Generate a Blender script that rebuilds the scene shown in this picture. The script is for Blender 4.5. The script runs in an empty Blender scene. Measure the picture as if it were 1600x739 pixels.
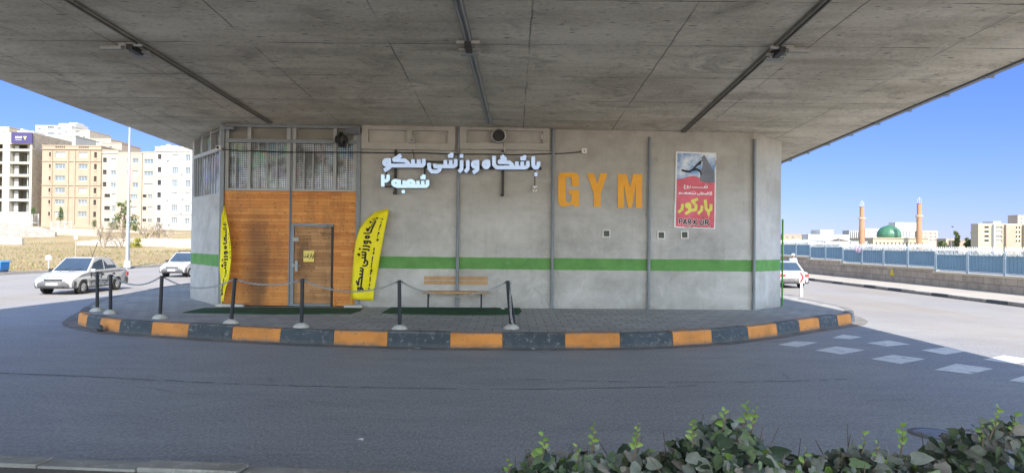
import bpy, bmesh, math, random
import numpy as np
from mathutils import Vector, Matrix, Euler, noise as mnoise
random.seed(7)
R = math.radians
SC = bpy.context.scene
COL = SC.collection

# ------------------------------------------------------------ camera, sky, sun, exposure
EYE = Vector((0, 0, 2.2)); F = 1067.0
cam = bpy.data.cameras.new('camera'); cam.sensor_width = 36; cam.lens = F / 1600 * 36; cam.clip_end = 3000; cam.clip_start = .05
camo = bpy.data.objects.new('camera', cam); COL.objects.link(camo)
CROT = Matrix.Rotation(R(90 + .565), 4, 'X') @ Matrix.Rotation(R(.6), 4, 'Z')
camo.matrix_world = Matrix.Translation(EYE) @ CROT
SC.camera = camo
SUN_DIR = Vector((.27, -1.1, 1)).normalized()          # towards the sun: behind the camera, a little to its right
SKY_STRENGTH = .15; SUN_STRENGTH = 2.45; EXPOSURE = 1.92
w = bpy.data.worlds.new('World'); SC.world = w; w.use_nodes = True
nt = w.node_tree; bg = nt.nodes['Background']
sky = nt.nodes.new('ShaderNodeTexSky'); sky.sky_type = 'NISHITA'; sky.sun_disc = False
sky.sun_elevation = math.asin(SUN_DIR.z); sky.sun_rotation = math.atan2(SUN_DIR.x, SUN_DIR.y)
sky.air_density = 1.0; sky.dust_density = .35; sky.ozone_density = 2.2; sky.altitude = 1300
# thin clouds in the sky itself
tc = nt.nodes.new('ShaderNodeTexCoord'); mp = nt.nodes.new('ShaderNodeMapping'); mp.inputs['Scale'].default_value = (2.2, 2.2, 6)
mp.inputs['Location'].default_value = (.3, .1, .2)
nz = nt.nodes.new('ShaderNodeTexNoise'); nz.inputs['Scale'].default_value = 2.6; nz.inputs['Detail'].default_value = 6
cr = nt.nodes.new('ShaderNodeValToRGB'); cr.color_ramp.elements[0].position = .52; cr.color_ramp.elements[1].position = .78
cr.color_ramp.elements[1].color = (.55, .55, .55, 1)
mx = nt.nodes.new('ShaderNodeMix'); mx.data_type = 'RGBA'; mx.inputs['B'].default_value = (6.5, 6.9, 7.4, 1)
L = nt.links.new
L(tc.outputs['Generated'], mp.inputs[0]); L(mp.outputs[0], nz.inputs['Vector']); L(nz.outputs['Fac'], cr.inputs[0])
cx_ = nt.nodes.new('ShaderNodeSeparateXYZ'); L(tc.outputs['Generated'], cx_.inputs[0]); cm_ = nt.nodes.new('ShaderNodeMapRange'); L(cx_.outputs['X'], cm_.inputs[0])
for i_, v_ in enumerate((-.48, -.62, 0, 1)): cm_.inputs[i_ + 1].default_value = v_
cg_ = nt.nodes.new('ShaderNodeMath'); cg_.operation = 'MULTIPLY'; L(cr.outputs['Color'], cg_.inputs[0]); L(cm_.outputs[0], cg_.inputs[1]); L(cg_.outputs[0], mx.inputs['Factor']); L(sky.outputs[0], mx.inputs['A']); # sky tint: darker and bluer ahead, boosted behind the camera to light the shade
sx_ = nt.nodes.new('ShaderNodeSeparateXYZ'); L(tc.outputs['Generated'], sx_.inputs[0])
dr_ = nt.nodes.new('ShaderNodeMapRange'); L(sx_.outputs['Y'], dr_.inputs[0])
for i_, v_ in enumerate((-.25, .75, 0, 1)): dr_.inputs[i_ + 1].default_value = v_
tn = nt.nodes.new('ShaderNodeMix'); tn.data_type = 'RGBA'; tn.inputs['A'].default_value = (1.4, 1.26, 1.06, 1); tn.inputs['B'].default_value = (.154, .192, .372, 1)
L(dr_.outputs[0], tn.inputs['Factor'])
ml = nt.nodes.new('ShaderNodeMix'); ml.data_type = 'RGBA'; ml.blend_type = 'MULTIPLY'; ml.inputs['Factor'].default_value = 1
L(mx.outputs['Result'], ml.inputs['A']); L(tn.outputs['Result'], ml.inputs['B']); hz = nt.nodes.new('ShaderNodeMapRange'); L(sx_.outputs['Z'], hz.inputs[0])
for i_, v_ in enumerate((.03, .20, 0, 1)): hz.inputs[i_ + 1].default_value = v_
ht = nt.nodes.new('ShaderNodeMix'); ht.data_type = 'RGBA'; ht.inputs['A'].default_value = (.96, .83, .84, 1); ht.inputs['B'].default_value = (1, 1, 1, 1); L(hz.outputs[0], ht.inputs['Factor'])
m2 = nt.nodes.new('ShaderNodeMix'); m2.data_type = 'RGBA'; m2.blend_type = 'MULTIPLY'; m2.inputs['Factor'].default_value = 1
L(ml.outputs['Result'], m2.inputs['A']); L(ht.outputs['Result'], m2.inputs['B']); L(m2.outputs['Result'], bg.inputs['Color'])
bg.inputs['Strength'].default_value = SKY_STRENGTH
sl = bpy.data.lights.new('sun', 'SUN'); sl.energy = SUN_STRENGTH; sl.angle = R(.5); sl.color = (1, .94, .85)
so = bpy.data.objects.new('sun', sl); COL.objects.link(so); so.rotation_euler = (-SUN_DIR).to_track_quat('-Z', 'Y').to_euler()
vs = SC.view_settings; vs.view_transform = 'Standard'; vs.look = 'None'; vs.gamma = 1; vs.exposure = EXPOSURE; vs.use_curve_mapping = False
SC.cycles.max_bounces = 10; SC.cycles.diffuse_bounces = 6; SC.cycles.glossy_bounces = 4; SC.cycles.caustics_reflective = False
SC.cycles.use_denoising = True; SC.cycles.sample_clamp_indirect = 8

# ------------------------------------------------------------ where a photographed point lies in the world
CR3 = CROT.to_3x3()
def ray(u, v): return CR3 @ Vector(((u - 800) / F, (369.5 - v) / F, -1))
def gp(u, v, z=0.0):
    d = ray(u, v); t = (z - EYE.z) / d.z; return EYE + d * t
def dp(u, v, y):
    d = ray(u, v); return EYE + d * (y / d.y)

# ------------------------------------------------------------ mesh and object helpers
class MB:
    def __init__(s): s.v = []; s.f = []; s.m = []; s.s = []
    def add(s, vs, fs, mi=0, sm=False):
        b = len(s.v); s.v += [tuple(p) for p in vs]
        for f in fs: s.f.append([b + i for i in f]); s.m.append(mi); s.s.append(sm)
        return s
    def box(s, x0, x1, y0, y1, z0, z1, mi=0):
        x0, x1 = min(x0, x1), max(x0, x1); y0, y1 = min(y0, y1), max(y0, y1); z0, z1 = min(z0, z1), max(z0, z1)
        return s.add([(x, y, z) for z in (z0, z1) for y in (y0, y1) for x in (x0, x1)],
                     [(0, 2, 3, 1), (4, 5, 7, 6), (0, 1, 5, 4), (2, 6, 7, 3), (0, 4, 6, 2), (1, 3, 7, 5)], mi)
    def obox(s, c, ax, ay, az, mi=0):
        c, ax, ay, az = map(Vector, (c, ax, ay, az))
        return s.add([c + i * ax + j * ay + k * az for k in (-1, 1) for j in (-1, 1) for i in (-1, 1)],
                     [(0, 2, 3, 1), (4, 5, 7, 6), (0, 1, 5, 4), (2, 6, 7, 3), (0, 4, 6, 2), (1, 3, 7, 5)], mi)
    def tube(s, pts, r, n=8, mi=0, sm=True, cap=True):
        pts = [Vector(p) for p in pts]; m = len(pts)
        rr = list(r) if hasattr(r, '__len__') else [r] * m
        vs = []; up = None
        for i, p in enumerate(pts):
            t = (pts[min(i + 1, m - 1)] - pts[max(i - 1, 0)])
            t = t.normalized() if t.length > 1e-9 else Vector((0, 0, 1))
            if up is None: up = t.orthogonal().normalized()
            up = (up - t * up.dot(t)); up = up.normalized() if up.length > 1e-6 else t.orthogonal().normalized()
            q = t.cross(up)
            for k in range(n):
                a = 2 * math.pi * k / n; vs.append(p + (up * math.cos(a) + q * math.sin(a)) * rr[i])
        fs = [(i * n + k, i * n + (k + 1) % n, (i + 1) * n + (k + 1) % n, (i + 1) * n + k) for i in range(m - 1) for k in range(n)]
        s.add(vs, fs, mi, sm)
        if cap: s.add(vs[:n], [tuple(range(n))[::-1]], mi); s.add(vs[-n:], [tuple(range(n))], mi)
        return s
    def lathe(s, c, prof, n=16, mi=0, sm=True):
        c = Vector(c); vs = [c + Vector((r * math.cos(2 * math.pi * k / n), r * math.sin(2 * math.pi * k / n), z)) for r, z in prof for k in range(n)]
        m = len(prof)
        fs = [(i * n + k, i * n + (k + 1) % n, (i + 1) * n + (k + 1) % n, (i + 1) * n + k) for i in range(m - 1) for k in range(n)]
        s.add(vs, fs, mi, sm)
        return s.add(vs[-n:], [tuple(range(n))], mi)
    def prism(s, poly, fn, t0, t1, mi=0, side=None):
        n = len(poly); a = [fn(p[0], p[1], t0) for p in poly]; b = [fn(p[0], p[1], t1) for p in poly]
        s.add(a + b, [tuple(range(n)), tuple(range(2 * n - 1, n - 1, -1))], mi)
        return s.add(a + b, [(i, i + n, (i + 1) % n + n, (i + 1) % n) for i in range(n)], mi if side is None else side)
    def build(s, name, mats, parent=None, bevel=0, kind=None, loc=None, fix=True):
        me = bpy.data.meshes.new(name); me.from_pydata(s.v, [], s.f)
        for m in (mats if isinstance(mats, (list, tuple)) else [mats]): me.materials.append(m)
        me.polygons.foreach_set('material_index', s.m); me.polygons.foreach_set('use_smooth', s.s)
        if fix:
            bm = bmesh.new(); bm.from_mesh(me); bmesh.ops.recalc_face_normals(bm, faces=bm.faces); bm.to_mesh(me); bm.free()
        me.update()
        o = bpy.data.objects.new(name, me); COL.objects.link(o)
        if parent: o.parent = parent
        if loc is not None: o.location = loc
        if bevel:
            b = o.modifiers.new('bevel', 'BEVEL'); b.width = bevel; b.segments = 2; b.limit_method = 'ANGLE'; b.angle_limit = R(35)
        if kind: o['kind'] = kind
        return o
def thing(name, label, cat, loc=(0, 0, 0), rz=0, group=None):
    o = bpy.data.objects.new(name, None); COL.objects.link(o); o.empty_display_size = .2
    o.location = loc; o.rotation_euler = (0, 0, rz); return tag(o, label, cat, group)
def tag(o, label, cat, group=None):
    o['label'] = label; o['category'] = cat
    if group: o['group'] = group
    return o
def copy_tree(o, parent=None, kids=None):
    c = o.copy(); COL.objects.link(c); c.parent = parent
    for ch in KIDS(o): copy_tree(ch, c)
    return c
def KIDS(o): return [x for x in COL.objects if x.parent == o]
def relabel(o, label, group=None):
    o['label'] = label
    if group: o['group'] = group
    return o

# writing: strokes merged into one outline through a distance field, then extruded
def seg_d(X, Y, a, b, r, sq):
    ax, ay = a; bx, by = b; dx, dy = bx - ax, by - ay; l = math.hypot(dx, dy) or 1e-6
    t = ((X - ax) * dx + (Y - ay) * dy) / l; p = np.abs(((X - ax) * dy - (Y - ay) * dx) / l)
    if sq:
        qx = np.maximum(-t, t - l); return np.maximum(qx, p - r)
    tt = np.clip(t, 0, l); return np.hypot(X - ax - tt * dx / l, Y - ay - tt * dy / l) - r
def glyphs(shapes, r, fn, t0, t1, cell=None, mb=None, mi=0, grow=0, sq=True):
    cell = cell or r / 3.2
    pts = []
    for s in shapes:
        if s[0] == 'o': pts += [(s[1] - s[3], s[2] - s[4]), (s[1] + s[3], s[2] + s[4])]
        else: pts += list(s)
    P = np.array(pts, float); mrg = r * 1.6 + grow + cell * 2
    x0, y0 = P.min(0) - mrg; x1, y1 = P.max(0) + mrg
    nx = int((x1 - x0) / cell) + 2; ny = int((y1 - y0) / cell) + 2
    xs = x0 + np.arange(nx) * cell; ys = y0 + np.arange(ny) * cell; X, Y = np.meshgrid(xs, ys, indexing='ij')
    D = np.full((nx, ny), 1e9)
    for s in shapes:
        if s[0] == 'o':
            _, cx, cy, rx, ry = s[:5]; rr = s[5] if len(s) > 5 else r
            q = np.hypot((X - cx) / rx, (Y - cy) / ry); D = np.minimum(D, np.abs(q - 1) * min(rx, ry) - rr)
        else:
            for i in range(len(s) - 1): D = np.minimum(D, seg_d(X, Y, s[i], s[i + 1], r, sq))
            for p in s[1:-1]: D = np.minimum(D, np.hypot(X - p[0], Y - p[1]) - r)
    D = D - grow + 1e-7
    ids = {}; vv = []; ff = []
    def vid(k, p):
        if k not in ids: ids[k] = len(vv); vv.append(p)
        return ids[k]
    ins = D < 0
    anyc = ins[:-1, :-1] | ins[1:, :-1] | ins[1:, 1:] | ins[:-1, 1:]
    for i, j in zip(*np.nonzero(anyc)):
        c = [(i, j), (i + 1, j), (i + 1, j + 1), (i, j + 1)]; poly = []
        for k in range(4):
            a, b = c[k], c[(k + 1) % 4]; da, db = D[a], D[b]
            if da < 0: poly.append(vid(a, (xs[a[0]], ys[a[1]])))
            if (da < 0) != (db < 0):
                t = da / (da - db); key = (min(a, b), max(a, b))
                poly.append(vid(key, (xs[a[0]] + t * (xs[b[0]] - xs[a[0]]), ys[a[1]] + t * (ys[b[1]] - ys[a[1]]))))
        if len(poly) >= 3: ff.append(poly)
    n = len(vv); cnt = {}
    for f in ff:
        for k in range(len(f)): e = (f[k], f[(k + 1) % len(f)]); cnt[e] = 1
    mb = mb or MB()
    V = [fn(p[0], p[1], t1) for p in vv] + [fn(p[0], p[1], t0) for p in vv]
    mb.add(V, ff + [(b, a, a + n, b + n) for (a, b) in cnt if (b, a) not in cnt], mi)
    return mb

# ------------------------------------------------------------ materials
def nodes(name):
    m = bpy.data.materials.new(name); m.use_nodes = True; t = m.node_tree
    return m, t, t.nodes['Principled BSDF']
class G:   # tiny node-graph helper
    def __init__(s, t): s.t = t
    def n(s, typ, **kw):
        x = s.t.nodes.new(typ)
        for k, v in kw.items():
            if k.startswith('i_'): x.inputs[int(k[2:]) if k[2:].isdigit() else k[2:]].default_value = v
            else: setattr(x, k, v)
        return x
    def l(s, a, b): s.t.links.new(a, b)
    def set(s, sock, val):
        if hasattr(val, 'links') or isinstance(val, bpy.types.NodeSocket): s.l(val, sock)
        else: sock.default_value = val
    def math(s, op, a, b=0.0, c=0.0):
        x = s.n('ShaderNodeMath', operation=op); s.set(x.inputs[0], a); s.set(x.inputs[1], b); s.set(x.inputs[2], c); return x.outputs[0]
    def noise(s, vec, scale, detail=4, rough=.55, out='Fac', dist=0):
        x = s.n('ShaderNodeTexNoise'); x.inputs['Scale'].default_value = scale; x.inputs['Detail'].default_value = detail
        x.inputs['Roughness'].default_value = rough; x.inputs['Distortion'].default_value = dist
        if vec is not None: s.l(vec, x.inputs['Vector'])
        return x.outputs[out]
    def ramp(s, f, p0, p1, lo=0.0, hi=1.0):
        x = s.n('ShaderNodeMapRange'); s.set(x.inputs[0], f)
        for i, v in enumerate((p0, p1, lo, hi)): x.inputs[i + 1].default_value = v
        return x.outputs[0]
    def mix(s, f, a, b, mode='MIX'):
        x = s.n('ShaderNodeMix', data_type='RGBA', blend_type=mode); s.set(x.inputs['Factor'], f)
        for k, v in (('A', a), ('B', b)):
            if isinstance(v, tuple): x.inputs[k].default_value = v if len(v) == 4 else (*v, 1)
            else: s.l(v, x.inputs[k])
        return x.outputs['Result']
    def xyz(s, vec):
        x = s.n('ShaderNodeSeparateXYZ'); s.l(vec, x.inputs[0]); return x.outputs
    def comb(s, a, b, c=0.0):
        x = s.n('ShaderNodeCombineXYZ')
        for i, v in enumerate((a, b, c)): s.set(x.inputs[i], v)
        return x.outputs[0]
    def scale(s, vec, sc):
        x = s.n('ShaderNodeMapping'); s.l(vec, x.inputs[0]); x.inputs['Scale'].default_value = sc; return x.outputs[0]
    def obj(s): return s.n('ShaderNodeTexCoord').outputs['Object']
    def pos(s): return s.n('ShaderNodeNewGeometry').outputs['Position']
    def rnd(s): return s.n('ShaderNodeObjectInfo').outputs['Random']
    def bump(s, b, h, strength=.3, dist=.01):
        x = s.n('ShaderNodeBump'); x.inputs['Strength'].default_value = strength; x.inputs['Distance'].default_value = dist
        s.l(h, x.inputs['Height']); s.l(x.outputs[0], b.inputs['Normal'])
def c3(c, k=1): return tuple(min(1, max(0, x * k)) for x in c)
MC = {}
def pm(name, col, rough=.7, metal=0, spec=.4, var=.18, sc=3.0, fine=40, bump=.15, dirt=None, coat=0, emit=0, trans=0):
    """plain material with uneven tone, fine grain and a bump"""
    if name in MC: return MC[name]
    m, t, b = nodes(name); g = G(t); o = g.obj()
    n1 = g.noise(o, sc, 5); n2 = g.noise(o, fine, 3)
    f = g.math('ADD', g.math('MULTIPLY', n1, .7), g.math('MULTIPLY', n2, .3))
    c = g.mix(g.ramp(f, .3, .7), c3(col, 1 - var), c3(col, 1 + var))
    if dirt:
        d = g.ramp(g.noise(o, sc * .6, 7, .7, dist=.6), .5, .7, 0, dirt[1]); c = g.mix(d, c, dirt[0])
    g.l(c, b.inputs['Base Color']); b.inputs['Roughness'].default_value = rough; b.inputs['Metallic'].default_value = metal
    b.inputs['Specular IOR Level'].default_value = spec; b.inputs['Coat Weight'].default_value = coat; b.inputs['Coat Roughness'].default_value = .08
    if trans: b.inputs['Transmission Weight'].default_value = trans
    if emit: g.l(c, b.inputs['Emission Color']); b.inputs['Emission Strength'].default_value = emit
    if bump: g.bump(b, n2, bump, .005)
    MC[name] = m; return m

def m_asphalt():
    m, t, b = nodes('asphalt'); g = G(t); p = g.pos()
    big = g.noise(p, .25, 5, .6); mid = g.noise(g.scale(p, (.6, 1.5, 1)), 1.0, 7, .7, dist=.6); fine = g.noise(g.scale(p, (1, .45, 1)), 36, 3, .85); grit = g.noise(p, 120, 2)
    f = g.math('ADD', g.math('MULTIPLY', big, .45), g.math('MULTIPLY', mid, .55))
    c = g.mix(g.ramp(f, .40, .62), (.25, .25, .262), (.325, .325, .337))
    oil = g.noise(g.scale(p, (.5, 1.6, 1)), .9, 6, .7, dist=.8); c = g.mix(g.ramp(oil, .58, .72, 0, .5), c, (.13, .13, .14))
    pale = g.noise(g.scale(p, (.12, 2.8, 1)), 1.0, 5, .6); c = g.mix(g.ramp(pale, .52, .70, 0, .14), c, (.42, .42, .43))
    c = g.mix(g.ramp(fine, .50, .60, 0, .62), c, (.47, .47, .48))
    c = g.mix(g.ramp(g.noise(g.scale(p, (1, .4, 1)), 26, 3, .85), .52, .62, 0, .5), c, (.15, .15, .155))
    # long sealed cracks and tyre-dark streaks
    v = g.n('ShaderNodeTexVoronoi', feature='DISTANCE_TO_EDGE'); v.inputs['Scale'].default_value = .22
    wob = g.noise(p, .9, 5, .6, 'Color'); q = g.mix(.3, p, wob); g.l(q, v.inputs['Vector'])
    crk = g.math('MULTIPLY', g.ramp(v.outputs['Distance'], .0, .006, 1, 0), g.ramp(g.noise(p, .35, 2), .55, .65, 0, .4))
    c = g.mix(crk, c, (.035, .035, .036))
    # dusty tone with sunlit warmth painted in, on the roads outside the bridge shadow
    x, y, z = g.xyz(p)
    sunlit_dust = g.ramp(g.noise(g.scale(p, (.6, .12, 1)), .8, 4), .45, .65, 0, .55)
    side = g.math('MAXIMUM', g.ramp(x, 9.0, 13.0), g.ramp(x, -14, -17.5))
    c = g.mix(g.math('MULTIPLY', side, g.math('ADD', .55, g.math('MULTIPLY', sunlit_dust, .6))), c, (.275, .24, .195))
    g.l(c, b.inputs['Base Color']); b.inputs['Roughness'].default_value = .72
    g.set(b.inputs['Roughness'], g.ramp(big, .3, .7, .55, .8)); b.inputs['Specular IOR Level'].default_value = .45
    g.bump(b, g.math('ADD', fine, g.math('MULTIPLY', grit, .6)), .45, .006); return m
def m_soffit():
    m, t, b = nodes('board_cast_concrete'); g = G(t); p = g.obj(); x, y, z = g.xyz(p)
    wob = g.math('MULTIPLY', g.math('SUBTRACT', g.noise(p, 1.4, 4), .5), .07)
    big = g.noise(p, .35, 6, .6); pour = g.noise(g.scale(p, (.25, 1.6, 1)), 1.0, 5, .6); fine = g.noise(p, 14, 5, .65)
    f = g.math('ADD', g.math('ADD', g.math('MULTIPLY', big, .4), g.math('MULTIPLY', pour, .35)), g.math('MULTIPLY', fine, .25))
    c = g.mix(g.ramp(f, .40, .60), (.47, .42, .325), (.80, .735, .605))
    def line(co, pitch, off, wd, key):
        fr = g.math('FRACT', g.math('DIVIDE', g.math('ADD', g.math('ADD', co, wob), off), pitch))
        dd = g.math('MULTIPLY', g.math('ABSOLUTE', g.math('SUBTRACT', fr, .5)), pitch)
        return g.math('MULTIPLY', g.ramp(dd, wd * .3, wd, 1, 0), g.ramp(g.noise(p, key, 3, .6), .40, .56, .08, .85))
    la = g.math('MULTIPLY', line(x, 2.62, 1.02, .022, .55), .75); lb = line(y, 2.06, .62, .024, .8)
    c = g.mix(g.math('MAXIMUM', la, lb), c, (.06, .055, .05))
    # short board scars and blow holes, drawn out along the boards
    sc = g.noise(g.scale(p, (2.2, 9, 1)), 2.0, 2, .4); c = g.mix(g.ramp(sc, .66, .72, 0, .8), c, (.10, .09, .075))
    st = g.noise(p, .8, 7, .7, dist=1.2); c = g.mix(g.ramp(st, .52, .70, 0, .6), c, (.24, .21, .165))
    lime = g.noise(g.scale(p, (1, .3, 1)), 1.1, 6, .7); c = g.mix(g.ramp(lime, .60, .74, 0, .35), c, (.58, .57, .53))
    g.l(c, b.inputs['Base Color']); b.inputs['Roughness'].default_value = .85; b.inputs['Specular IOR Level'].default_value = .25
    g.bump(b, g.math('SUBTRACT', g.math('ADD', pour, g.math('MULTIPLY', fine, .4)), g.math('MAXIMUM', la, lb)), .5, .02); return m
def m_plaster(z0, z1):
    """cement render with the painted green band between the heights z0 and z1"""
    m, t, b = nodes('cement_render'); g = G(t); p = g.obj(); x, y, z = g.xyz(p)
    big = g.noise(p, .55, 6, .6, dist=.5); mid = g.noise(p, 2.2, 6, .65); fine = g.noise(p, 30, 4, .6); drip = g.noise(g.scale(p, (5, 5, .35)), 1.2, 5, .6)
    f = g.math('ADD', g.math('MULTIPLY', big, .6), g.math('MULTIPLY', mid, .4))
    c = g.mix(g.ramp(f, .36, .64), (.34, .331, .314), (.53, .518, .50))
    c = g.mix(g.ramp(drip, .54, .72, 0, .22), c, (.23, .215, .18))
    hz_ = g.noise(g.scale(p, (.35, 1, 1.5)), 1.3, 8, .74, dist=.25); c = g.mix(g.ramp(hz_, .50, .66, 0, .30), c, (.27, .255, .235))
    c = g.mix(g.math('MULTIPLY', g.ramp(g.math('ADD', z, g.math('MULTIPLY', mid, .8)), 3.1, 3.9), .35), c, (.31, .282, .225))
    pt_ = g.noise(g.scale(p, (.9, 1, 1.6)), .9, 3, .5); c = g.mix(g.math('MULTIPLY', g.ramp(pt_, .54, .60), .16), c, (.56, .55, .54))
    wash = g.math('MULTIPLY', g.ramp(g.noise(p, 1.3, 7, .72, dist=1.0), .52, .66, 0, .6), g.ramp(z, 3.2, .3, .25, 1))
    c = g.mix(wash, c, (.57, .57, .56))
    c = g.mix(g.ramp(g.noise(p, 3.7, 5, .7), .66, .74, 0, .6), c, (.16, .15, .13))
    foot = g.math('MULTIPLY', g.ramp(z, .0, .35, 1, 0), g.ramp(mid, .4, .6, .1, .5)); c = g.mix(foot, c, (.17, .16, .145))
    e = g.math('MULTIPLY', g.math('SUBTRACT', g.noise(p, 3, 6, .7), .5), .045)
    zz = g.math('ADD', z, e)
    band = g.math('MULTIPLY', g.math('GREATER_THAN', zz, z0), g.math('LESS_THAN', zz, z1))
    green = g.mix(g.ramp(mid, .35, .65), (.10, .245, .07), (.14, .32, .095))
    c = g.mix(g.math('MULTIPLY', band, g.ramp(g.noise(p, 5, 7, .75), .60, .70, 1, .25)), c, green)
    g.l(c, b.inputs['Base Color']); b.inputs['Roughness'].default_value = .82; b.inputs['Specular IOR Level'].default_value = .25
    g.bump(b, g.math('ADD', mid, g.math('MULTIPLY', fine, .5)), .4, .012); return m
def m_planks(name, dark, lite, h=.098, ln=1.25, grime=.5, soot=0):
    m, t, b = nodes(name); g = G(t); p = g.obj(); x, y, z = g.xyz(p)
    row = g.math('FLOOR', g.math('DIVIDE', z, h))
    wn = g.n('ShaderNodeTexWhiteNoise', noise_dimensions='1D'); g.l(row, wn.inputs['W'])
    xs = g.math('DIVIDE', g.math('ADD', x, g.math('MULTIPLY', wn.outputs[0], 3.0)), ln); colm = g.math('FLOOR', xs)
    wn2 = g.n('ShaderNodeTexWhiteNoise', noise_dimensions='2D'); g.l(g.comb(row, colm), wn2.inputs['Vector'])
    grain = g.noise(g.scale(p, (1.2, 1, 26)), 2.5, 6, .65, dist=.5)
    c = g.mix(g.ramp(wn2.outputs[0], 0, 1, .05, .95), dark, lite)
    c = g.mix(g.ramp(grain, .35, .7, 0, .5), c, c3(dark, .6))
    kn = g.n('ShaderNodeTexVoronoi'); kn.inputs['Scale'].default_value = 6.0; g.l(g.scale(p, (1, 1, 2.0)), kn.inputs['Vector'])
    c = g.mix(g.ramp(kn.outputs['Distance'], .09, .19, .95, 0), c, (.05, .025, .012))
    c = g.mix(g.ramp(g.noise(g.scale(p, (1.3, 1, .35)), 1.1, 5, .65), .48, .66, 0, grime), c, (.10, .05, .022))
    fz = g.math('FRACT', g.math('DIVIDE', z, h)); fx = g.math('FRACT', xs)
    if soot: sx_ = g.ramp(g.math('ABSOLUTE', g.math('SUBTRACT', g.math('ADD', x, g.math('MULTIPLY', g.noise(p, 1.2, 4), .35)), soot + .17)), .10, .42, 1, 0); c = g.mix(g.math('MULTIPLY', g.math('MULTIPLY', sx_, g.ramp(z, 3.0, 2.2)), .62), c, (.07, .035, .016))
    gap = g.math('MAXIMUM', g.ramp(g.math('ABSOLUTE', g.math('SUBTRACT', fz, .5)), .455, .495, 0, 1), g.ramp(g.math('ABSOLUTE', g.math('SUBTRACT', fx, .5)), .494, .4985, 0, 1))
    c = g.mix(g.math('MULTIPLY', gap, .35), c, (.02, .012, .008))
    g.l(c, b.inputs['Base Color']); b.inputs['Roughness'].default_value = .55; b.inputs['Specular IOR Level'].default_value = .35
    g.bump(b, g.math('SUBTRACT', g.math('MULTIPLY', grain, .3), gap), .5, .012); return m
def m_pavers():
    m, t, b = nodes('paving_tiles'); g = G(t); p = g.pos(); x, y, z = g.xyz(p)
    br = g.n('ShaderNodeTexBrick', offset=.5); br.inputs['Scale'].default_value = 1; br.inputs['Brick Width'].default_value = .4; br.inputs['Row Height'].default_value = .4
    br.inputs['Mortar Size'].default_value = .008; br.inputs['Color1'].default_value = (.33, .325, .32, 1); br.inputs['Color2'].default_value = (.43, .42, .41, 1); br.inputs['Mortar'].default_value = (.06, .058, .055, 1)
    g.l(p, br.inputs['Vector'])
    c = g.mix(g.ramp(g.noise(p, .6, 6, .65), .4, .65, 0, .6), br.outputs['Color'], (.26, .255, .25))
    c = g.mix(g.ramp(g.noise(p, 2.5, 6, .7), .55, .7, 0, .5), c, (.33, .32, .30))
    c = g.mix(g.ramp(g.noise(p, 60, 2), .6, .75, 0, .3), c, (.08, .08, .08))
    g.l(c, b.inputs['Base Color']); b.inputs['Roughness'].default_value = .8; b.inputs['Specular IOR Level'].default_value = .3
    g.bump(b, g.math('SUBTRACT', g.noise(p, 30, 3), br.outputs['Fac']), .4, .008); return m
def m_stone(name, c1, c2, mortar, bw=.6, rh=.3, sc=1.0):
    m, t, b = nodes(name); g = G(t); p = g.obj(); x, y, z = g.xyz(p)
    br = g.n('ShaderNodeTexBrick', offset=.5); br.inputs['Brick Width'].default_value = bw; br.inputs['Row Height'].default_value = rh; br.inputs['Scale'].default_value = sc
    br.inputs['Mortar Size'].default_value = .02; br.inputs['Color1'].default_value = (*c1, 1); br.inputs['Color2'].default_value = (*c2, 1); br.inputs['Mortar'].default_value = (*mortar, 1)
    g.l(g.comb(g.math('ADD', x, y), z), br.inputs['Vector'])
    c = g.mix(g.ramp(g.noise(p, 1.2, 6, .7), .42, .66, 0, .55), br.outputs['Color'], c3(c1, .55))
    g.l(c, b.inputs['Base Color']); b.inputs['Roughness'].default_value = .85
    g.bump(b, g.math('SUBTRACT', g.noise(p, 8, 4), br.outputs['Fac']), .5, .02); return m
def m_grass():
    m, t, b = nodes('dry_grass'); g = G(t); p = g.pos()
    c = g.mix(g.ramp(g.noise(p, .12, 6, .65), .35, .65), (.27, .195, .10), (.36, .285, .17))
    c = g.mix(g.ramp(g.noise(p, .3, 5, .7), .54, .70, 0, .65), c, (.16, .17, .06))
    c = g.mix(g.ramp(g.noise(p, 1.6, 5, .7), .5, .72, 0, .6), c, (.22, .15, .08))
    c = g.mix(g.ramp(g.noise(p, 5, 3, .7), .62, .72, 0, .7), c, (.38, .35, .29))
    g.l(c, b.inputs['Base Color']); b.inputs['Roughness'].default_value = .95; b.inputs['Specular IOR Level'].default_value = .1
    g.bump(b, g.noise(p, 3, 6, .7), .8, .15); return m
def m_marks(name, col, wear=(.13, .13, .13), lo=.5, hi=.62):
    m, t, b = nodes(name); g = G(t); p = g.pos()
    c = g.mix(g.ramp(g.noise(p, 3.5, 7, .72), lo, hi, 0, .9), col, wear)
    c = g.mix(g.ramp(g.noise(p, 45, 3), .55, .75, 0, .5), c, wear)
    g.l(c, b.inputs['Base Color']); b.inputs['Roughness'].default_value = .7; g.bump(b, g.noise(p, 40, 3), .4, .006); return m
def m_leaf(name, c1, c2, rough=.5):
    m, t, b = nodes(name); g = G(t); p = g.obj()
    c = g.mix(g.ramp(g.noise(p, 14, 3), .35, .65), c1, c2); c = g.mix(g.ramp(g.noise(p, 90, 2), .5, .7, 0, .35), c, c3(c1, .7))
    g.l(c, b.inputs['Base Color']); b.inputs['Roughness'].default_value = rough; b.inputs['Specular IOR Level'].default_value = .4
    g.bump(b, g.noise(p, 120, 3), .25, .003); return m
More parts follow.
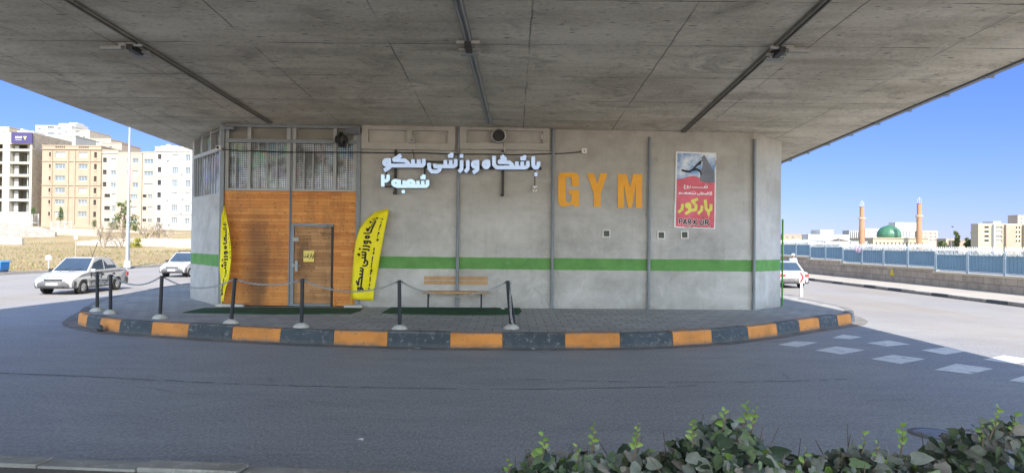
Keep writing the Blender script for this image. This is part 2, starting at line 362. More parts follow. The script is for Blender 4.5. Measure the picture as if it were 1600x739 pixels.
def m_mesh_glass():
    """glazing behind welded wire mesh: a small grid over panes with faded stickers and painted-in sky reflections"""
    m, t, b = nodes('wire_mesh_glazing'); g = G(t); p = g.obj(); x, y, z = g.xyz(p)
    v = g.n('ShaderNodeTexVoronoi'); v.inputs['Scale'].default_value = 2.2; v.inputs['Randomness'].default_value = 1; g.l(p, v.inputs['Vector'])
    base = g.mix(g.ramp(g.noise(p, 1.5, 5, .6), .42, .62), (.16, .16, .155), (.68, .74, .82))  # pale bluish patches paint a sky reflection into the pane colour
    stick = g.mix(.5, v.outputs['Color'], (.60, .72, .88))
    c = g.mix(g.ramp(g.noise(p, 1.9, 3), .48, .58, 0, .8), base, stick)
    fx = g.math('ABSOLUTE', g.math('SUBTRACT', g.math('FRACT', g.math('DIVIDE', x, .052)), .5)); fz = g.math('ABSOLUTE', g.math('SUBTRACT', g.math('FRACT', g.math('DIVIDE', z, .052)), .5))
    wire = g.math('MAXIMUM', g.ramp(fx, .33, .38), g.ramp(fz, .33, .38))
    c = g.mix(wire, c, (.05, .05, .05)); g.l(c, b.inputs['Base Color']); g.set(b.inputs['Roughness'], g.ramp(wire, 0, 1, .12, .6)); return m
def m_kerb(name, col, wearc):
    m, t, b = nodes(name); g = G(t); p = g.pos()
    c = g.mix(g.ramp(g.noise(p, 2.0, 5), .35, .65), c3(col, .8), c3(col, 1.15))
    c = g.mix(g.ramp(g.noise(p, 8, 9, .78, dist=.6), .55, .63, 0, .85), c, wearc)
    x, y, z = g.xyz(p); c = g.mix(g.math('MULTIPLY', g.ramp(z, .0, .09, 1, 0), g.ramp(g.noise(p, 5, 4), .35, .6, .2, .9)), c, (.12, .115, .11))
    c = g.mix(g.math('MULTIPLY', g.ramp(z, .27, .30), g.ramp(g.noise(p, 4, 5, .7), .4, .6, .15, .95)), c, (.19, .185, .175))
    g.l(c, b.inputs['Base Color']); b.inputs['Roughness'].default_value = .75; g.bump(b, g.noise(p, 25, 5, .7), .6, .012); return m

M = dict(
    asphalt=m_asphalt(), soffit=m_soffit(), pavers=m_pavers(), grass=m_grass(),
    wood=m_planks('pallet_boards', (.54, .18, .035), (.76, .335, .085), grime=.5, soot=.95), woodg=m_planks('weathered_door_boards', (.32, .15, .055), (.58, .31, .13), grime=.65),
    orange=m_kerb('kerb_paint_orange', (.62, .24, .05), (.25, .17, .09)), kgrey=m_kerb('kerb_concrete', (.24, .23, .215), (.33, .32, .30)),
    white_mark=m_marks('road_paint_white', (.72, .72, .72), (.22, .22, .22), .54, .68),
    steel=pm('grey_blue_steel', (.20, .225, .25), .5, 0, .4, .15, 2, dirt=((.12, .09, .06), .35)), steel_lt=pm('pale_grey_steel', (.34, .345, .34), .55, 0, .4, .12, 2, dirt=((.2, .16, .12), .3)),
    dark=pm('dark_metal', (.02, .021, .024), .5))
M['black_paint'] = pm('black_post_paint', (.014, .018, .028), .45, 0, .35, .25, 6, dirt=((.07, .065, .06), .3));
M['kblack'] = m_kerb('kerb_paint_black', (.045, .06, .075), (.22, .22, .22))
M['pipe'] = pm('dusty_pipe', (.25, .235, .20), .6, .0, .3, .15, 3, dirt=((.12, .10, .08), .5))
M['conc'] = pm('plain_concrete', (.36, .35, .325), .85, 0, .25, .2, 1.5, 25, .3, dirt=((.16, .15, .13), .5))
M['conc_lt'] = pm('pale_concrete', (.50, .48, .45), .85, 0, .25, .18, 3, 30, .4, dirt=((.25, .23, .20), .5))
M['galv'] = pm('galvanised_steel', (.42, .43, .43), .38, .7, .5, .12, 8)
M['turf'] = pm('artificial_turf', (.045, .095, .055), .95, 0, .1, .35, 3, 180, .9, dirt=((.09, .09, .08), .5))
M['yellow'] = pm('yellow_fabric', (.82, .70, .02), .6, 0, .2, .10, 3, 30, .1)
M['ink'] = pm('black_print', (.015, .015, .015), .6, 0, .3, .1)
M['led'] = pm('lit_letter_face', (.52, .66, .92), .35, 0, .4, .03, 2, emit=.10)
M['led2'] = pm('lit_letter_face_pale', (.58, .80, .95), .35, 0, .4, .03, 2, emit=.14)
M['letter_side'] = pm('letter_side_blue', (.05, .09, .16), .5)
M['gym_orange'] = pm('orange_letter_paint', (.80, .36, .02), .5, 0, .4, .10, 3, 40, .1, dirt=((.5, .22, .03), .3))
M['bench_wood'] = pm('bench_planks', (.45, .275, .135), .6, 0, .3, .22, 5, 60, .3, dirt=((.2, .12, .06), .4))
M['white_pl'] = pm('white_plastic', (.70, .69, .66), .5, 0, .4, .1, 4, dirt=((.4, .36, .3), .3))
M['carpaint'] = pm('white_car_paint', (.43, .43, .435), .28, 0, .5, .04, 2, 40, 0, dirt=((.48, .42, .34), .35), coat=.5)
M['carplastic'] = pm('grey_bumper_plastic', (.10, .10, .105), .6, 0, .3, .12, 4, dirt=((.35, .31, .26), .4))
M['tyre'] = pm('tyre_rubber', (.025, .025, .026), .8, 0, .3, .3, 8, dirt=((.15, .13, .11), .4))
M['hub'] = pm('wheel_cover_silver', (.42, .42, .42), .4, .4, .5, .15, 8, dirt=((.22, .19, .16), .5))
M['glass'] = pm('dark_car_glass', (.035, .055, .085), .05, 0, .9, .2, 1.5, 5, 0)
M['lamp'] = pm('headlamp_glass', (.26, .28, .30), .1, 0, .8, .1, 20, 90, .3)
M['red_lamp'] = pm('tail_lamp_red', (.50, .03, .03), .2, 0, .7, .15, 10)
M['sign_red'] = pm('sign_red', (.60, .03, .04), .45, 0, .4, .08, 5)
M['pane'] = pm('window_glass', (.10, .13, .16), .12, 0, .8, .45, .35, 3, 0)
M['pane_dk'] = pm('deep_opening', (.035, .034, .034), .6, 0, .3, .4, .4, 3, 0)
M['frame_w'] = pm('white_window_frame', (.46, .46, .45), .5, 0, .4, .06, 3)

# ------------------------------------------------------------ key planes of the place
KZ = .30                                             # pavement height
A0 = gp(348, 478, KZ); A1 = gp(1178, 484, KZ)        # foot of the gym's front wall
WANG = math.atan2(A1.y - A0.y, A1.x - A0.x)
WS = Vector((math.cos(WANG), math.sin(WANG), 0)); WN = Vector((math.sin(WANG), -math.cos(WANG), 0))
def wl(u, v, off=0.0):
    """photo point -> (along, height) on the front wall, in the building's own axes"""
    d = ray(u, v); o = A0 + WN * off; t = (o - EYE).dot(WN) / d.dot(WN); p = EYE + d * t - A0
    return p.dot(WS), p.z
SL = .0487                                           # the bridge comes down away from the camera
def wpt(s, z, off=0.0): return A0 + WS * s + WN * off + Vector((0, 0, z))
_s, _z = wl(348, 194); _p = wpt(_s, _z); _s, _z = wl(1178, 207); _q = wpt(_s, _z)
CS = ((_q.z + SL * _q.y) - (_p.z + SL * _p.y)) / (_q.x - _p.x)
def soff(x, y): return _p.z + CS * (x - _p.x) - SL * (y - _p.y)
def sp(u, v):
    d = ray(u, v); n = Vector((-CS, SL, 1)); t = (_p - EYE).dot(n) / d.dot(n); return EYE + d * t
EL0, EL1 = sp(0, 125), sp(300, 235); ER0, ER1 = sp(1600, 91), sp(1222, 252)
def edge(a, b, y): return a.x + (b.x - a.x) * (y - a.y) / (b.y - a.y)
def xl(y): return edge(EL0, EL1, max(-5, min(y, 40)))
def xr(y): return edge(ER0, ER1, max(-5, min(y, 40)))

# ------------------------------------------------------------ ground, road, kerbs, pavement
MB().add([(-900, -300, 0), (900, -300, 0), (900, 1500, 0), (-900, 1500, 0)], [(0, 1, 2, 3)]).build('ground', M['asphalt'], kind='structure')
kb = [(121, 505, 'o'), (134, 511, 'k'), (155, 515, 'o'), (186, 519.5, 'k'), (236, 523, 'o'), (293, 527, 'k'), (362, 531, 'o'), (437, 535, 'k'), (521, 538.5, 'o'), (605, 541, 'k'), (703, 543, 'o'),
      (785, 543.5, 'k'), (883, 543.5, 'o'), (969, 543, 'k'), (1052, 540, 'o'), (1113, 536, 'k'), (1170, 530, 'o'), (1215, 524, 'k'), (1250, 518, 'o'), (1281, 513.5, 'k'), (1310, 509.5, 'o'), (1331, 505.5, 'k')]
front = [gp(u, v, 0) for u, v, c in kb]
left_back = [Vector(p + (0,)) for p in [(-15.2, 62), (-14.8, 40), (-14.3, 30), (-13.9, 26), (-13.4, 23), (-12.9, 21.2), (-12.4, 20), (-11.95, 19)]]
right_back = [Vector(p + (0,)) for p in [(10.3, 20.5), (10.6, 21.5), (10.7, 22.8), (10.75, 25), (10.8, 30), (10.85, 40), (10.9, 62)]]
path = left_back + front + right_back
cols = ['g'] * (len(left_back) - 2) + ['g', 'k'] + [c for _, _, c in kb] + ['g'] * len(right_back)
def cr_pt(P, i, t):
    p0, p1, p2, p3 = P[max(i - 1, 0)], P[i], P[min(i + 1, len(P) - 1)], P[min(i + 2, len(P) - 1)]
    return .5 * ((2 * p1) + (p2 - p0) * t + (2 * p0 - 5 * p1 + 4 * p2 - p3) * t * t + (3 * p1 - p0 - 3 * p2 + p3) * t ** 3)
kerb = MB(); inner = []
for i in range(len(path) - 1):
    n = 4; pts = [cr_pt(path, i, k / n) for k in range(n + 1)]
    mi = {'o': 0, 'k': 1, 'g': 2}[cols[i]]; dz = random.uniform(-.012, .012); ring = []
    for k, p in enumerate(pts):
        q0 = cr_pt(path, i, max(0, k / n - .02)); q1 = cr_pt(path, i, min(1, k / n + .02)); t = (q1 - q0).normalized(); nrm = Vector((-t.y, t.x, 0))
        if k in (0, n): p = p + t * (.004 if k == 0 else -.004)
        h = KZ + dz + .004
        ring.append([p + nrm * a + Vector((0, 0, b)) for a, b in ((0, -.05), (.005, .06), (.03, h - .05), (.05, h - .012), (.085, h), (.27, h + .002), (.28, -.05))])
        if k < n: inner.append(p + nrm * .20)
    m = len(ring[0]); vs = [p for r_ in ring for p in r_]
    kerb.add(vs, [(a * m + b, (a + 1) * m + b, (a + 1) * m + b + 1, a * m + b + 1) for a in range(n) for b in range(m - 1)], mi)
    kerb.add(ring[0], [tuple(range(m))], mi); kerb.add(ring[-1], [tuple(range(m))[::-1]], mi)
kerb.build('kerb', [M['orange'], M['kblack'], M['kgrey']], kind='structure')
pv = [Vector((p.x, p.y, KZ)) for p in inner]; MB().add(pv, [tuple(range(len(pv)))]).build('pavement', M['pavers'], kind='structure')
# worn concrete gutter along the island's kerb
gut = MB()
for i in range(4, len(path) - 4):
    for k in range(4):
        a, b = cr_pt(path, i, k / 4), cr_pt(path, i, (k + 1) / 4); t = (b - a).normalized(); nn = Vector((t.y, -t.x, 0)); wd = .34
        gut.add([a, b, b + nn * wd, a + nn * wd], [(0, 1, 2, 3)])
for i, p in enumerate(gut.v): gut.v[i] = (p[0], p[1], .004)
gut.build('gutter', pm('gutter_grit', (.20, .19, .18), .9, 0, .2, .3, 2.5, 40, .5, dirt=((.34, .33, .31), .7)), kind='structure', fix=False)
# long tar seam across the lane and a worn second one
for k_, (pts_, w_) in enumerate((([(-40, 581), (120, 587), (300, 596), (420, 601), (640, 606), (860, 607), (1100, 602)], .012), ([(820, 592), (1000, 596), (1180, 596), (1330, 592)], .009))):
    P_ = [gp(u, v, .005) for u, v in pts_]; sm = MB(); rs = random.Random(k_); Q_ = []
    for i in range(len(P_) - 1):
        for k in range(12): q_ = cr_pt(P_, i, k / 12); Q_.append(Vector((q_.x, q_.y + rs.gauss(0, .012), .005)))
    for a_, c_ in zip(Q_, Q_[1:]):
        if rs.random() < (.08 if k_ == 0 else .35): continue
        e_ = Vector((0, w_ * rs.uniform(.5, 1.6), 0)); sm.add([a_ - e_, c_ - e_, c_ + e_, a_ + e_], [(0, 1, 2, 3)])
    sm.build('road_seam', pm('tar_seam', (.07, .07, .072), .8), kind='structure', fix=False)
# painted blocks of the speed hump on the right
mk = MB()
def mquad(pts): mk.add([gp(1200 + x / 2.31, 280 + y / 2.31, .006) for x, y in pts], [(0, 1, 2, 3)])
for q in ([(600, 687), (680, 665), (815, 683), (730, 703)], [(370, 648), (450, 632), (567, 648), (480, 666)], [(170, 617), (245, 602), (350, 616), (265, 632)], [(35, 597), (95, 584), (180, 588), (110, 605)],
          [(355, 590), (435, 581), (515, 595), (430, 603)], [(550, 616), (640, 606), (715, 620), (640, 633)], [(775, 650), (850, 635), (965, 652), (890, 666)], [(230, 572), (270, 560), (340, 568), (300, 577)],
          [(868, 726), (950, 700), (1100, 720), (1020, 745)], [(985, 690), (1065, 672), (1190, 692), (1110, 710)]):
    mquad(q)
mk.build('road_marking', M['white_mark'], kind='structure', fix=False)
# dark wet sheen of a manhole cover in the near lane
c = gp(1459, 678); mh = thing('manhole_cover', 'round iron manhole cover flush in the near lane by the ivy', 'manhole cover', c)
b = MB(); b.lathe((0, 0, 0), [(.27, .001), (.27, .007), (.225, .008)], 32); b.build('rim', pm('manhole_rim', (.14, .14, .145), .6), mh)
b = MB(); b.lathe((0, 0, 0), [(.22, .004), (.215, .009), (.0, .010)], 32)
for k in range(-3, 4): b.box(-.14, .14, k * .052 - .009, k * .052 + .009, .0095, .012)
b.build('lid', pm('polished_iron', (.20, .205, .215), .38, .3, .5, .3, 9), mh)
# near verge and its kerb of separate stones
e0, e1 = gp(-60, 708, .14), gp(760, 738, .14); e0.z = e1.z = 0; dv = (e1 - e0).normalized(); nv = Vector((-dv.y, dv.x, 0))
vk = MB()
for i in range(-12, 26):
    a = e0 + dv * (i * .95 + .006); bb = e0 + dv * ((i + 1) * .95 - .006); h = .14 + random.uniform(-.015, .015); n2 = -nv
    vk.add([a, bb, bb + n2 * .24, a + n2 * .24, a + n2 * .015 + Vector((0, 0, h)), bb + n2 * .015 + Vector((0, 0, h)), bb + n2 * .24 + Vector((0, 0, h)), a + n2 * .24 + Vector((0, 0, h))],
           [(0, 1, 5, 4), (4, 5, 6, 7), (2, 3, 7, 6), (0, 4, 7, 3), (1, 2, 6, 5)])
vk.build('verge_kerb', m_kerb('verge_kerb_stone', (.33, .31, .275), (.50, .47, .40)), bevel=.012, kind='structure')
a, bb = e0 - dv * 11.4 - nv * .23, e0 + dv * 24.7 - nv * .23
vg = MB(); N = 60
for i in range(N + 1):
    for j in range(16):
        p = a.lerp(bb, i / N) - nv * (j * .6) ; vg.v.append((p.x, p.y, .11 + (0 if j == 0 else .05 * mnoise.noise(p * 1.3) + .03)))
vg.f = [[i * 16 + j, (i + 1) * 16 + j, (i + 1) * 16 + j + 1, i * 16 + j + 1] for i in range(N) for j in range(15)]; vg.m = [0] * len(vg.f); vg.s = [True] * len(vg.f)
vg.build('verge_soil', pm('verge_soil', (.20, .175, .15), .95, 0, .1, .4, 2, 40, .8, dirt=((.26, .24, .21), .6)), kind='structure')

# ------------------------------------------------------------ the overpass
br = thing('overpass', 'wide concrete road bridge overhead whose flat underside roofs the gym', 'bridge', (0, 0, 0))
dk = MB(); ys = [-11, -5, 0, 4, 8, 10, 12, 14, 16, 18, 20, 22, 25, 30, 40, 60, 80]
sec = []
for y in ys:
    a, c = xl(y), xr(y); za, zc = soff(a, y), soff(c, y)
    # soffit, inclined web, cantilever slab, deck
    sec.append([(a, y, za), (c, y, zc), (c + .35, y, zc + .95), (c + 1.75, y, zc + 1.25), (c + 1.75, y, zc + 1.5), (a - 1.75, y, za + 1.5), (a - 1.75, y, za + 1.25), (a - .35, y, za + .95)])
for i in range(len(ys) - 1): dk.add(sec[i] + sec[i + 1], [(k, (k + 1) % 8, (k + 1) % 8 + 8, k + 8) for k in range(8)])
dk.add(sec[0], [tuple(range(8))]); dk.add(sec[-1], [tuple(range(8))[::-1]])
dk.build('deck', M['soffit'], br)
for sd in (-1, 1):
    pr = MB(); ps = []
    for s_ in sec:
        x = s_[4][0] if sd > 0 else s_[5][0]; y = s_[4][1]; z = s_[4][2]; ps.append([(x, y, z - .02), (x, y, z + 1.05), (x - sd * .25, y, z + 1.05), (x - sd * .4, y, z - .02)])
    for i in range(len(ps) - 1): pr.add(ps[i] + ps[i + 1], [(k, (k + 1) % 4, (k + 1) % 4 + 4, k + 4) for k in range(4)])
    pr.add(ps[0], [(0, 1, 2, 3)]); pr.add(ps[-1], [(3, 2, 1, 0)]); pr.build('parapet', M['conc'], br)
# drip rail of bolted strips along the right edge
for i in range(30):
    y0 = -2 + i * 1.5; y1 = y0 + 1.49; d = MB(); p, q = Vector((xr(y0) + .05, y0, soff(xr(y0), y0) - .03)), Vector((xr(y1) + .05, y1, soff(xr(y1), y1) - .03))
    d.add([p, q, q + Vector((.16, 0, .02)), p + Vector((.16, 0, .02)), p + Vector((0, 0, .12)), q + Vector((0, 0, .12)), q + Vector((.16, 0, .14)), p + Vector((.16, 0, .14))], [(0, 1, 2, 3), (4, 7, 6, 5), (0, 4, 5, 1), (3, 2, 6, 7), (0, 3, 7, 4), (1, 5, 6, 2)])
    d.box(q.x - .02, q.x + .19, q.y - .05, q.y - .005, q.z - .02, q.z + .1)
    d.build('drip_rail', M['steel'], br)
# pipe runs with joints under the deck
for (u0, v0, u1, v1, ub, vb, kind) in ((110, 0, 422, 191, 204, 66, 0), (716, 0, 765, 192, 731, 62, 1), (1291, 0, 1068, 205, 1222, 70, 2)):
    p, q = sp(u0, v0), sp(u1, v1); d = (q - p).normalized(); p = p - d * 8
    pc = MB(); sx = Vector((d.y, -d.x, 0)).normalized(); dn = Vector((0, 0, -1))
    for off in (-.04, .04): pc.tube([p + sx * off + dn * .035, q + sx * off + dn * .035], .02, 8)
    pc.obox((p + q) / 2 + dn * .012, (q - p) / 2, sx * .085, Vector((0, 0, .008)))
    pr_ = pc.build('drain_pipe', M['steel_lt' if kind == 1 else 'pipe'], br)
    c = sp(ub, vb); j = MB()
    j.obox(c + dn * .05, sx * .22, d * .03, dn * .035); j.obox(c + d * .30 + dn * .09, sx * .19, d * .03, dn * .025); j.obox(c + d * .15 + dn * .10, sx * .06, d * .2, dn * .05, 1); j.obox(c + d * .42 + dn * .14, sx * .17, d * .09, dn * .012)
    if kind != 1: j.obox(c - sx * (.35 if kind == 0 else -.3) + dn * .12, sx * .2, d * .05, dn * .03)
    j.build('pipe_joint_box', [M['steel_lt'], M['dark']], br, bevel=.008)

# ------------------------------------------------------------ the gym under it
gym = thing('gym_building', 'grey cement rendered gym with a green painted band under the bridge', 'building', A0, WANG)
zb = wl(800, 421)[1]; zt = wl(800, 402.5)[1]
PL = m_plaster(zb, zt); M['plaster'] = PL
INV = (Matrix.Translation(A0) @ Matrix.Rotation(WANG, 4, 'Z')).inverted()
def lp(p): return INV @ Vector(p)
def top(s, y=0.0):                                   # underside of the bridge above a local point
    p = A0 + WS * s - WN * y; return soff(p.x, p.y) - A0.z
S = lambda u, v=340: wl(u, v)[0]
Z = lambda v, u=800: wl(u, v)[1]
s_gl, s_gr, s_we, = S(348), S(563), S(1178)
def vprism(mb, s0, s1, z0, z1, y0, y1, mi=0):         # z1 None = up to the bridge
    za = z1 if z1 is not None else top(s0) - .004; zc = z1 if z1 is not None else top(s1) - .004
    mb.prism([(s0, z0), (s1, z0), (s1, zc), (s0, za)], lambda a, b_, t: (a, t, b_), y0, y1, mi)
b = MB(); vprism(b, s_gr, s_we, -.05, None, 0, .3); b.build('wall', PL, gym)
# raised concrete frames round the two pairs of top panels
def ring(mb, u0, u1, v0, v1, wdt, dep):
    (a, z1), (c, z0) = wl(u0, v0), wl(u1, v1)
    mb.box(a, c, -dep, 0, z1 - wdt, z1); mb.box(a, c, -dep, 0, z0, z0 + wdt); mb.box(a, a + wdt, -dep, 0, z0 + wdt, z1 - wdt); mb.box(c - wdt, c, -dep, 0, z0 + wdt, z1 - wdt)
b = MB(); ring(b, 566, 711, 193, 236, .20, .12); b.box(S(640, 215) - .08, S(640, 215) + .08, -.11, 0, Z(231, 640) + .02, Z(203, 640) - .02); b.build('panel_frame', PL, gym, bevel=.008)
b = MB(); ring(b, 719, 858, 193.5, 236, .20, .12); b.box(S(785, 215) - .09, S(785, 215) + .09, -.11, 0, Z(231, 785) + .02, Z(203, 785) - .02); b.build('panel_frame', PL, gym, bevel=.008)
for u, v in ((715, 200), (862.5, 203), (1013, 215), (1177, 218)):
    b = MB(); s_ = S(u, 400); z1 = wl(u, v)[1]; b.tube([(s_, -.062, 0), (s_, -.062, z1)], .045, 10); b.build('joint_pipe', M['steel'], gym)
# right corner pier and flank
P1 = lp(gp(1218, 479, KZ)); P0 = Vector((s_we, 0, 0))
def strip(mb, p, q, z0, z1, th, mi=0):
    d = (q - p).normalized(); n = Vector((-d.y, d.x, 0)) * th
    def tz(v): return (top(v.x, v.y) - .004) if z1 is None else z1
    mb.add([Vector((p.x, p.y, z0)), Vector((q.x, q.y, z0)), Vector((q.x, q.y, tz(q))), Vector((p.x, p.y, tz(p))), Vector((p.x, p.y, z0)) + n, Vector((q.x, q.y, z0)) + n, Vector((q.x, q.y, tz(q))) + n, Vector((p.x, p.y, tz(p))) + n],
           [(0, 1, 2, 3), (5, 4, 7, 6), (0, 4, 5, 1), (3, 2, 6, 7), (0, 3, 7, 4), (1, 5, 6, 2)], mi)
b = MB(); strip(b, P0, P1, -.05, None, .3); b.build('corner_pier', PL, gym)
P2 = P1 + Vector((.12, .22, 0)); P3 = lp(Vector((xr(30) - 1.6, 48, KZ)))
b = MB(); strip(b, P1, P2, -.05, None, .1); strip(b, P2, P3, -.05, None, .3); b.build('side_wall', PL, gym)
b = MB(); b.tube([P2 + Vector((.05, -.02, 0)), P2 + Vector((.05, -.02, Z(340, 1220)))], .03, 8); b.build('edge_guard', pm('green_edge_paint', (.07, .24, .04), .6), gym)
# left corner: chamfered wall, barred clerestory above
Q0 = Vector((s_gl - .08, 0, 0)); Q1 = lp(gp(297, 466, KZ)); Q1 = Vector((Q1.x, Q1.y, 0)); zs = Z(304, 348)
b = MB(); strip(b, Q1, Q0, -.05, zs, .3); strip(b, lp(Vector((Q1.x, 0, 0))) * 0 + Q1 + Vector((-.5, 26, 0)), Q1, -.05, zs, .3); b.build('side_wall', PL, gym)
dq = (Q1 - Q0); lq = dq.length; dq.normalize(); nq = Vector((dq.y, -dq.x, 0)); nq = nq if nq.y < 0 else -nq
b = MB()
for t0, t1, z0, z1 in ((0, .06, zs, 9), (.94, 1, zs, 9), (.06, .94, Z(232, 348) - .05, Z(232, 348) + .06), (.34, .37, Z(232, 348), 9), (.64, .67, Z(232, 348), 9), (.06, .94, zs, zs + .07), (.06, .94, Z(202, 348), 9)):
    p, q = Q0 + dq * lq * t0, Q0 + dq * lq * t1
    zz = min(z1, min(top(p.x, p.y), top(q.x, q.y)) - .006)
    if zz > z0: b.obox((p + q) / 2 + Vector((0, 0, (z0 + zz) / 2)) - nq * .1, (q - p) / 2, nq * .09, Vector((0, 0, (zz - z0) / 2)))
for k in range(1, 10):
    p = Q0 + dq * lq * (.06 + .88 * k / 10) + nq * .01; b.tube([p + Vector((0, 0, zs + .05)), p + Vector((0, 0, Z(232, 348) - .05))], .018, 6)
b.build('clerestory_frame', M['steel_lt'], gym)
b = MB(); p, q = Q0 + dq * lq * .02 - nq * .16, Q0 + dq * lq * .98 - nq * .16
b.add([p + Vector((0, 0, zs)), q + Vector((0, 0, zs)), q + Vector((0, 0, top(q.x, q.y) - .01)), p + Vector((0, 0, top(p.x, p.y) - .01))], [(0, 1, 2, 3)]); b.build('clerestory_pane', m_mesh_glass(), gym)
M['meshglass'] = bpy.data.materials['wire_mesh_glazing']
b = MB(); strip(b, Q1 + Vector((-.5, 26, 0)), Q1, zs, None, .3); b.build('upper_side_wall', M['conc'], gym)
# gate: steel frame, boarded leaves, barred top lights, wicket door
zh = Z(297, 455); z_r = Z(221, 455); z_g = Z(199, 455); s_c = S(454)
def gbar(mb, s0, s1, z0, z1, y0=-.02, y1=.1): mb.box(s0, s1, y0, y1, z0, z1)
b = MB(); gbar(b, s_gl - .08, s_gl + .04, 0, z_g + .06, -.06, .14); gbar(b, s_gr - .12, s_gr - .002, 0, z_g + .06, -.06, .14); gbar(b, s_gl + .04, s_gr - .12, z_g - .02, z_g + .06, -.04, .14)
gbar(b, s_gl + .04, s_gr - .12, z_r - .06, z_r + .05, -.03, .12)
b.build('gate_frame', M['steel'], gym, bevel=.006)
b = MB(); vprism(b, s_gl - .08, s_gr - .002, z_g + .063, None, -.03, .25); b.box(s_gl, s_gr - .1, -.10, -.032, z_g + .08, z_g + .15); b.build('gate_lintel', M['steel_lt'], gym)
def leaf(s0, s1, verts, bars):
    b = MB()
    for v in verts: gbar(b, v - .045, v + .045, zh, z_r - .062, -.01, .09); gbar(b, v - .05, v + .05, z_r + .052, z_g - .022, -.01, .09)
    gbar(b, s0, s1, zh - .03, zh + .03, -.012, .092)
    for v in bars: b.tube([(v, .02, zh + .02), (v, .02, z_r - .05)], .022, 6)
    fr = b.build('leaf_frame', M['steel_lt'], gym)
    MB().box(s0 + .01, s1 - .01, .105, .125, zh - .02, z_r - .02).build('glazed_mesh', M['meshglass'], fr)
    MB().box(s0 + .01, s1 - .01, .10, .12, z_r, z_g).build('top_panel', pm('shutter_grey', (.21, .20, .175), .7), fr)
s_a, s_b = s_gl + .045, s_gr - .125
leaf(s_a, s_c - .035, [s_a + .05, S(388), s_c - .085], [S(367), S(402), S(416), S(431)])
leaf(s_c + .035, s_b, [s_c + .085, S(522), s_b - .05], [S(474), S(488), S(503), S(541)])
b = MB(); gbar(b, s_c - .033, s_c - .008, .02, z_g - .03, -.03, .1); gbar(b, s_c + .008, s_c + .033, .02, z_g - .03, -.03, .1); b.build('meeting_stile', M['steel'], gym)
sd0, sd1, zd = S(457.5), S(521), Z(350, 490)
def boards(mb, s0, s1, z0, z1, y0=0.0):
    z = z0
    while z < z1 - .01:
        z2 = min(z1, (math.floor(z / .098 + 1e-4) + 1) * .098); o = random.uniform(0, .006); mb.box(s0, s1, y0 - o, y0 + .05, z + .0005, z2 - .0005); z = z2
b = MB(); boards(b, s_a, s_c - .036, .03, zh - .032); b.build('board_panel', M['wood'], gym)
b = MB(); boards(b, sd1 + .01, s_b, .03, zd); boards(b, s_c + .036, s_b, zd + .002, zh - .032); b.build('board_panel', M['wood'], gym)
b = MB(); b.box(sd0 - .03, sd1 + .0, -.03, .05, zd - .07, zd + .001); b.box(sd0 - .03, sd0 + .05, -.03, .05, .02, zd - .071); b.box(sd1 - .05, sd1, -.028, .05, .02, zd - .071, 1); b.box(sd0 + .051, sd1 - .051, -.03, .05, .02, .08)
b.build('wicket_frame', [M['steel'], M['dark']], gym)
dr = MB(); boards(dr, sd0 + .055, sd1 - .055, .085, zd - .075, .01); door = dr.build('wicket_door', M['woodg'], gym)
b = MB(); h0 = S(461); b.box(h0 - .05, h0 + .13, -.035, -.008, Z(377, 460), Z(371, 460)); b.box(h0 + .02, h0 + .11, -.05, -.036, Z(376, 460), Z(372, 460)); b.build('door_lock', M['steel_lt'], door, bevel=.004)
b = MB(); b.box(h0 + .02, h0 + .10, -.03, -.008, Z(424, 460), Z(407, 460)); b.tube([(h0 + .06, -.03, Z(415, 460)), (h0 + .06, -.085, Z(415, 460)), (h0 + .2, -.085, Z(415, 460))], .012, 8); b.box(h0 - .06, h0 + .015, -.035, -.008, Z(417, 460), Z(412, 460)); b.build('door_handle', M['steel_lt'], door, bevel=.003)
b = MB(); b.box(S(499), S(512), -.09, -.032, Z(355.5, 500), Z(351.5, 500)); b.tube([(S(505), -.08, Z(353, 500)), (S(515), -.1, Z(352, 500))], .012, 6); b.build('door_closer', M['steel'], door)
for u0, u1 in ((342, 384), (540, 568)):
    (a, _), (c, _) = wl(u0, 476), wl(u1, 476); MB().box(a, c, -.26, -.065, -.0, .075).build('door_sill', M['conc_lt'], gym, bevel=.01)

def on_wall(u, v, off=0.0):                         # world point on the wall face
    s_, z_ = wl(u, v, off); return A0 + WS * s_ + WN * off + Vector((0, 0, z_))
def W(ref_u, ref_v, off=0.0):                        # a thing's base on the wall and a map from photo points to its own axes
    o = on_wall(ref_u, ref_v, off); s0, z0 = wl(ref_u, ref_v, off)
    def f(u, v, y=0.0): s_, z_ = wl(u, v, off); return (s_ - s0, y, z_ - z0)
    return o, f

# notice on the wicket door
o, f = W(482, 400, .035); nt_ = thing('door_notice', 'small yellow paper notice taped to the wooden wicket door', 'notice', o, WANG)
p, q = f(474, 409), f(491, 391.5); MB().box(p[0], q[0], -.004, .0, p[2], q[2]).build('paper', pm('yellow_paper', (.75, .60, .16), .6, dirt=((.7, .45, .1), .4)), nt_)
D8 = lambda x, y, t: f(330 + x / 3.89, 310 + y / 3.89, t)
glyphs([[(622, 340), (622, 356), (613, 360), (609, 334)], [(614, 366), (618, 366)], [(604, 346), (603, 358), (596, 366)], [(602, 339), (605, 339)], [(590, 335), (590, 360)], [(585, 346), (585, 358), (576, 358), (576, 348)], [(576, 358), (566, 358), (563, 348)], [(568, 340), (574, 340)]],
       2.1, D8, -.004, -.0055).build('lettering', M['ink'], nt_)

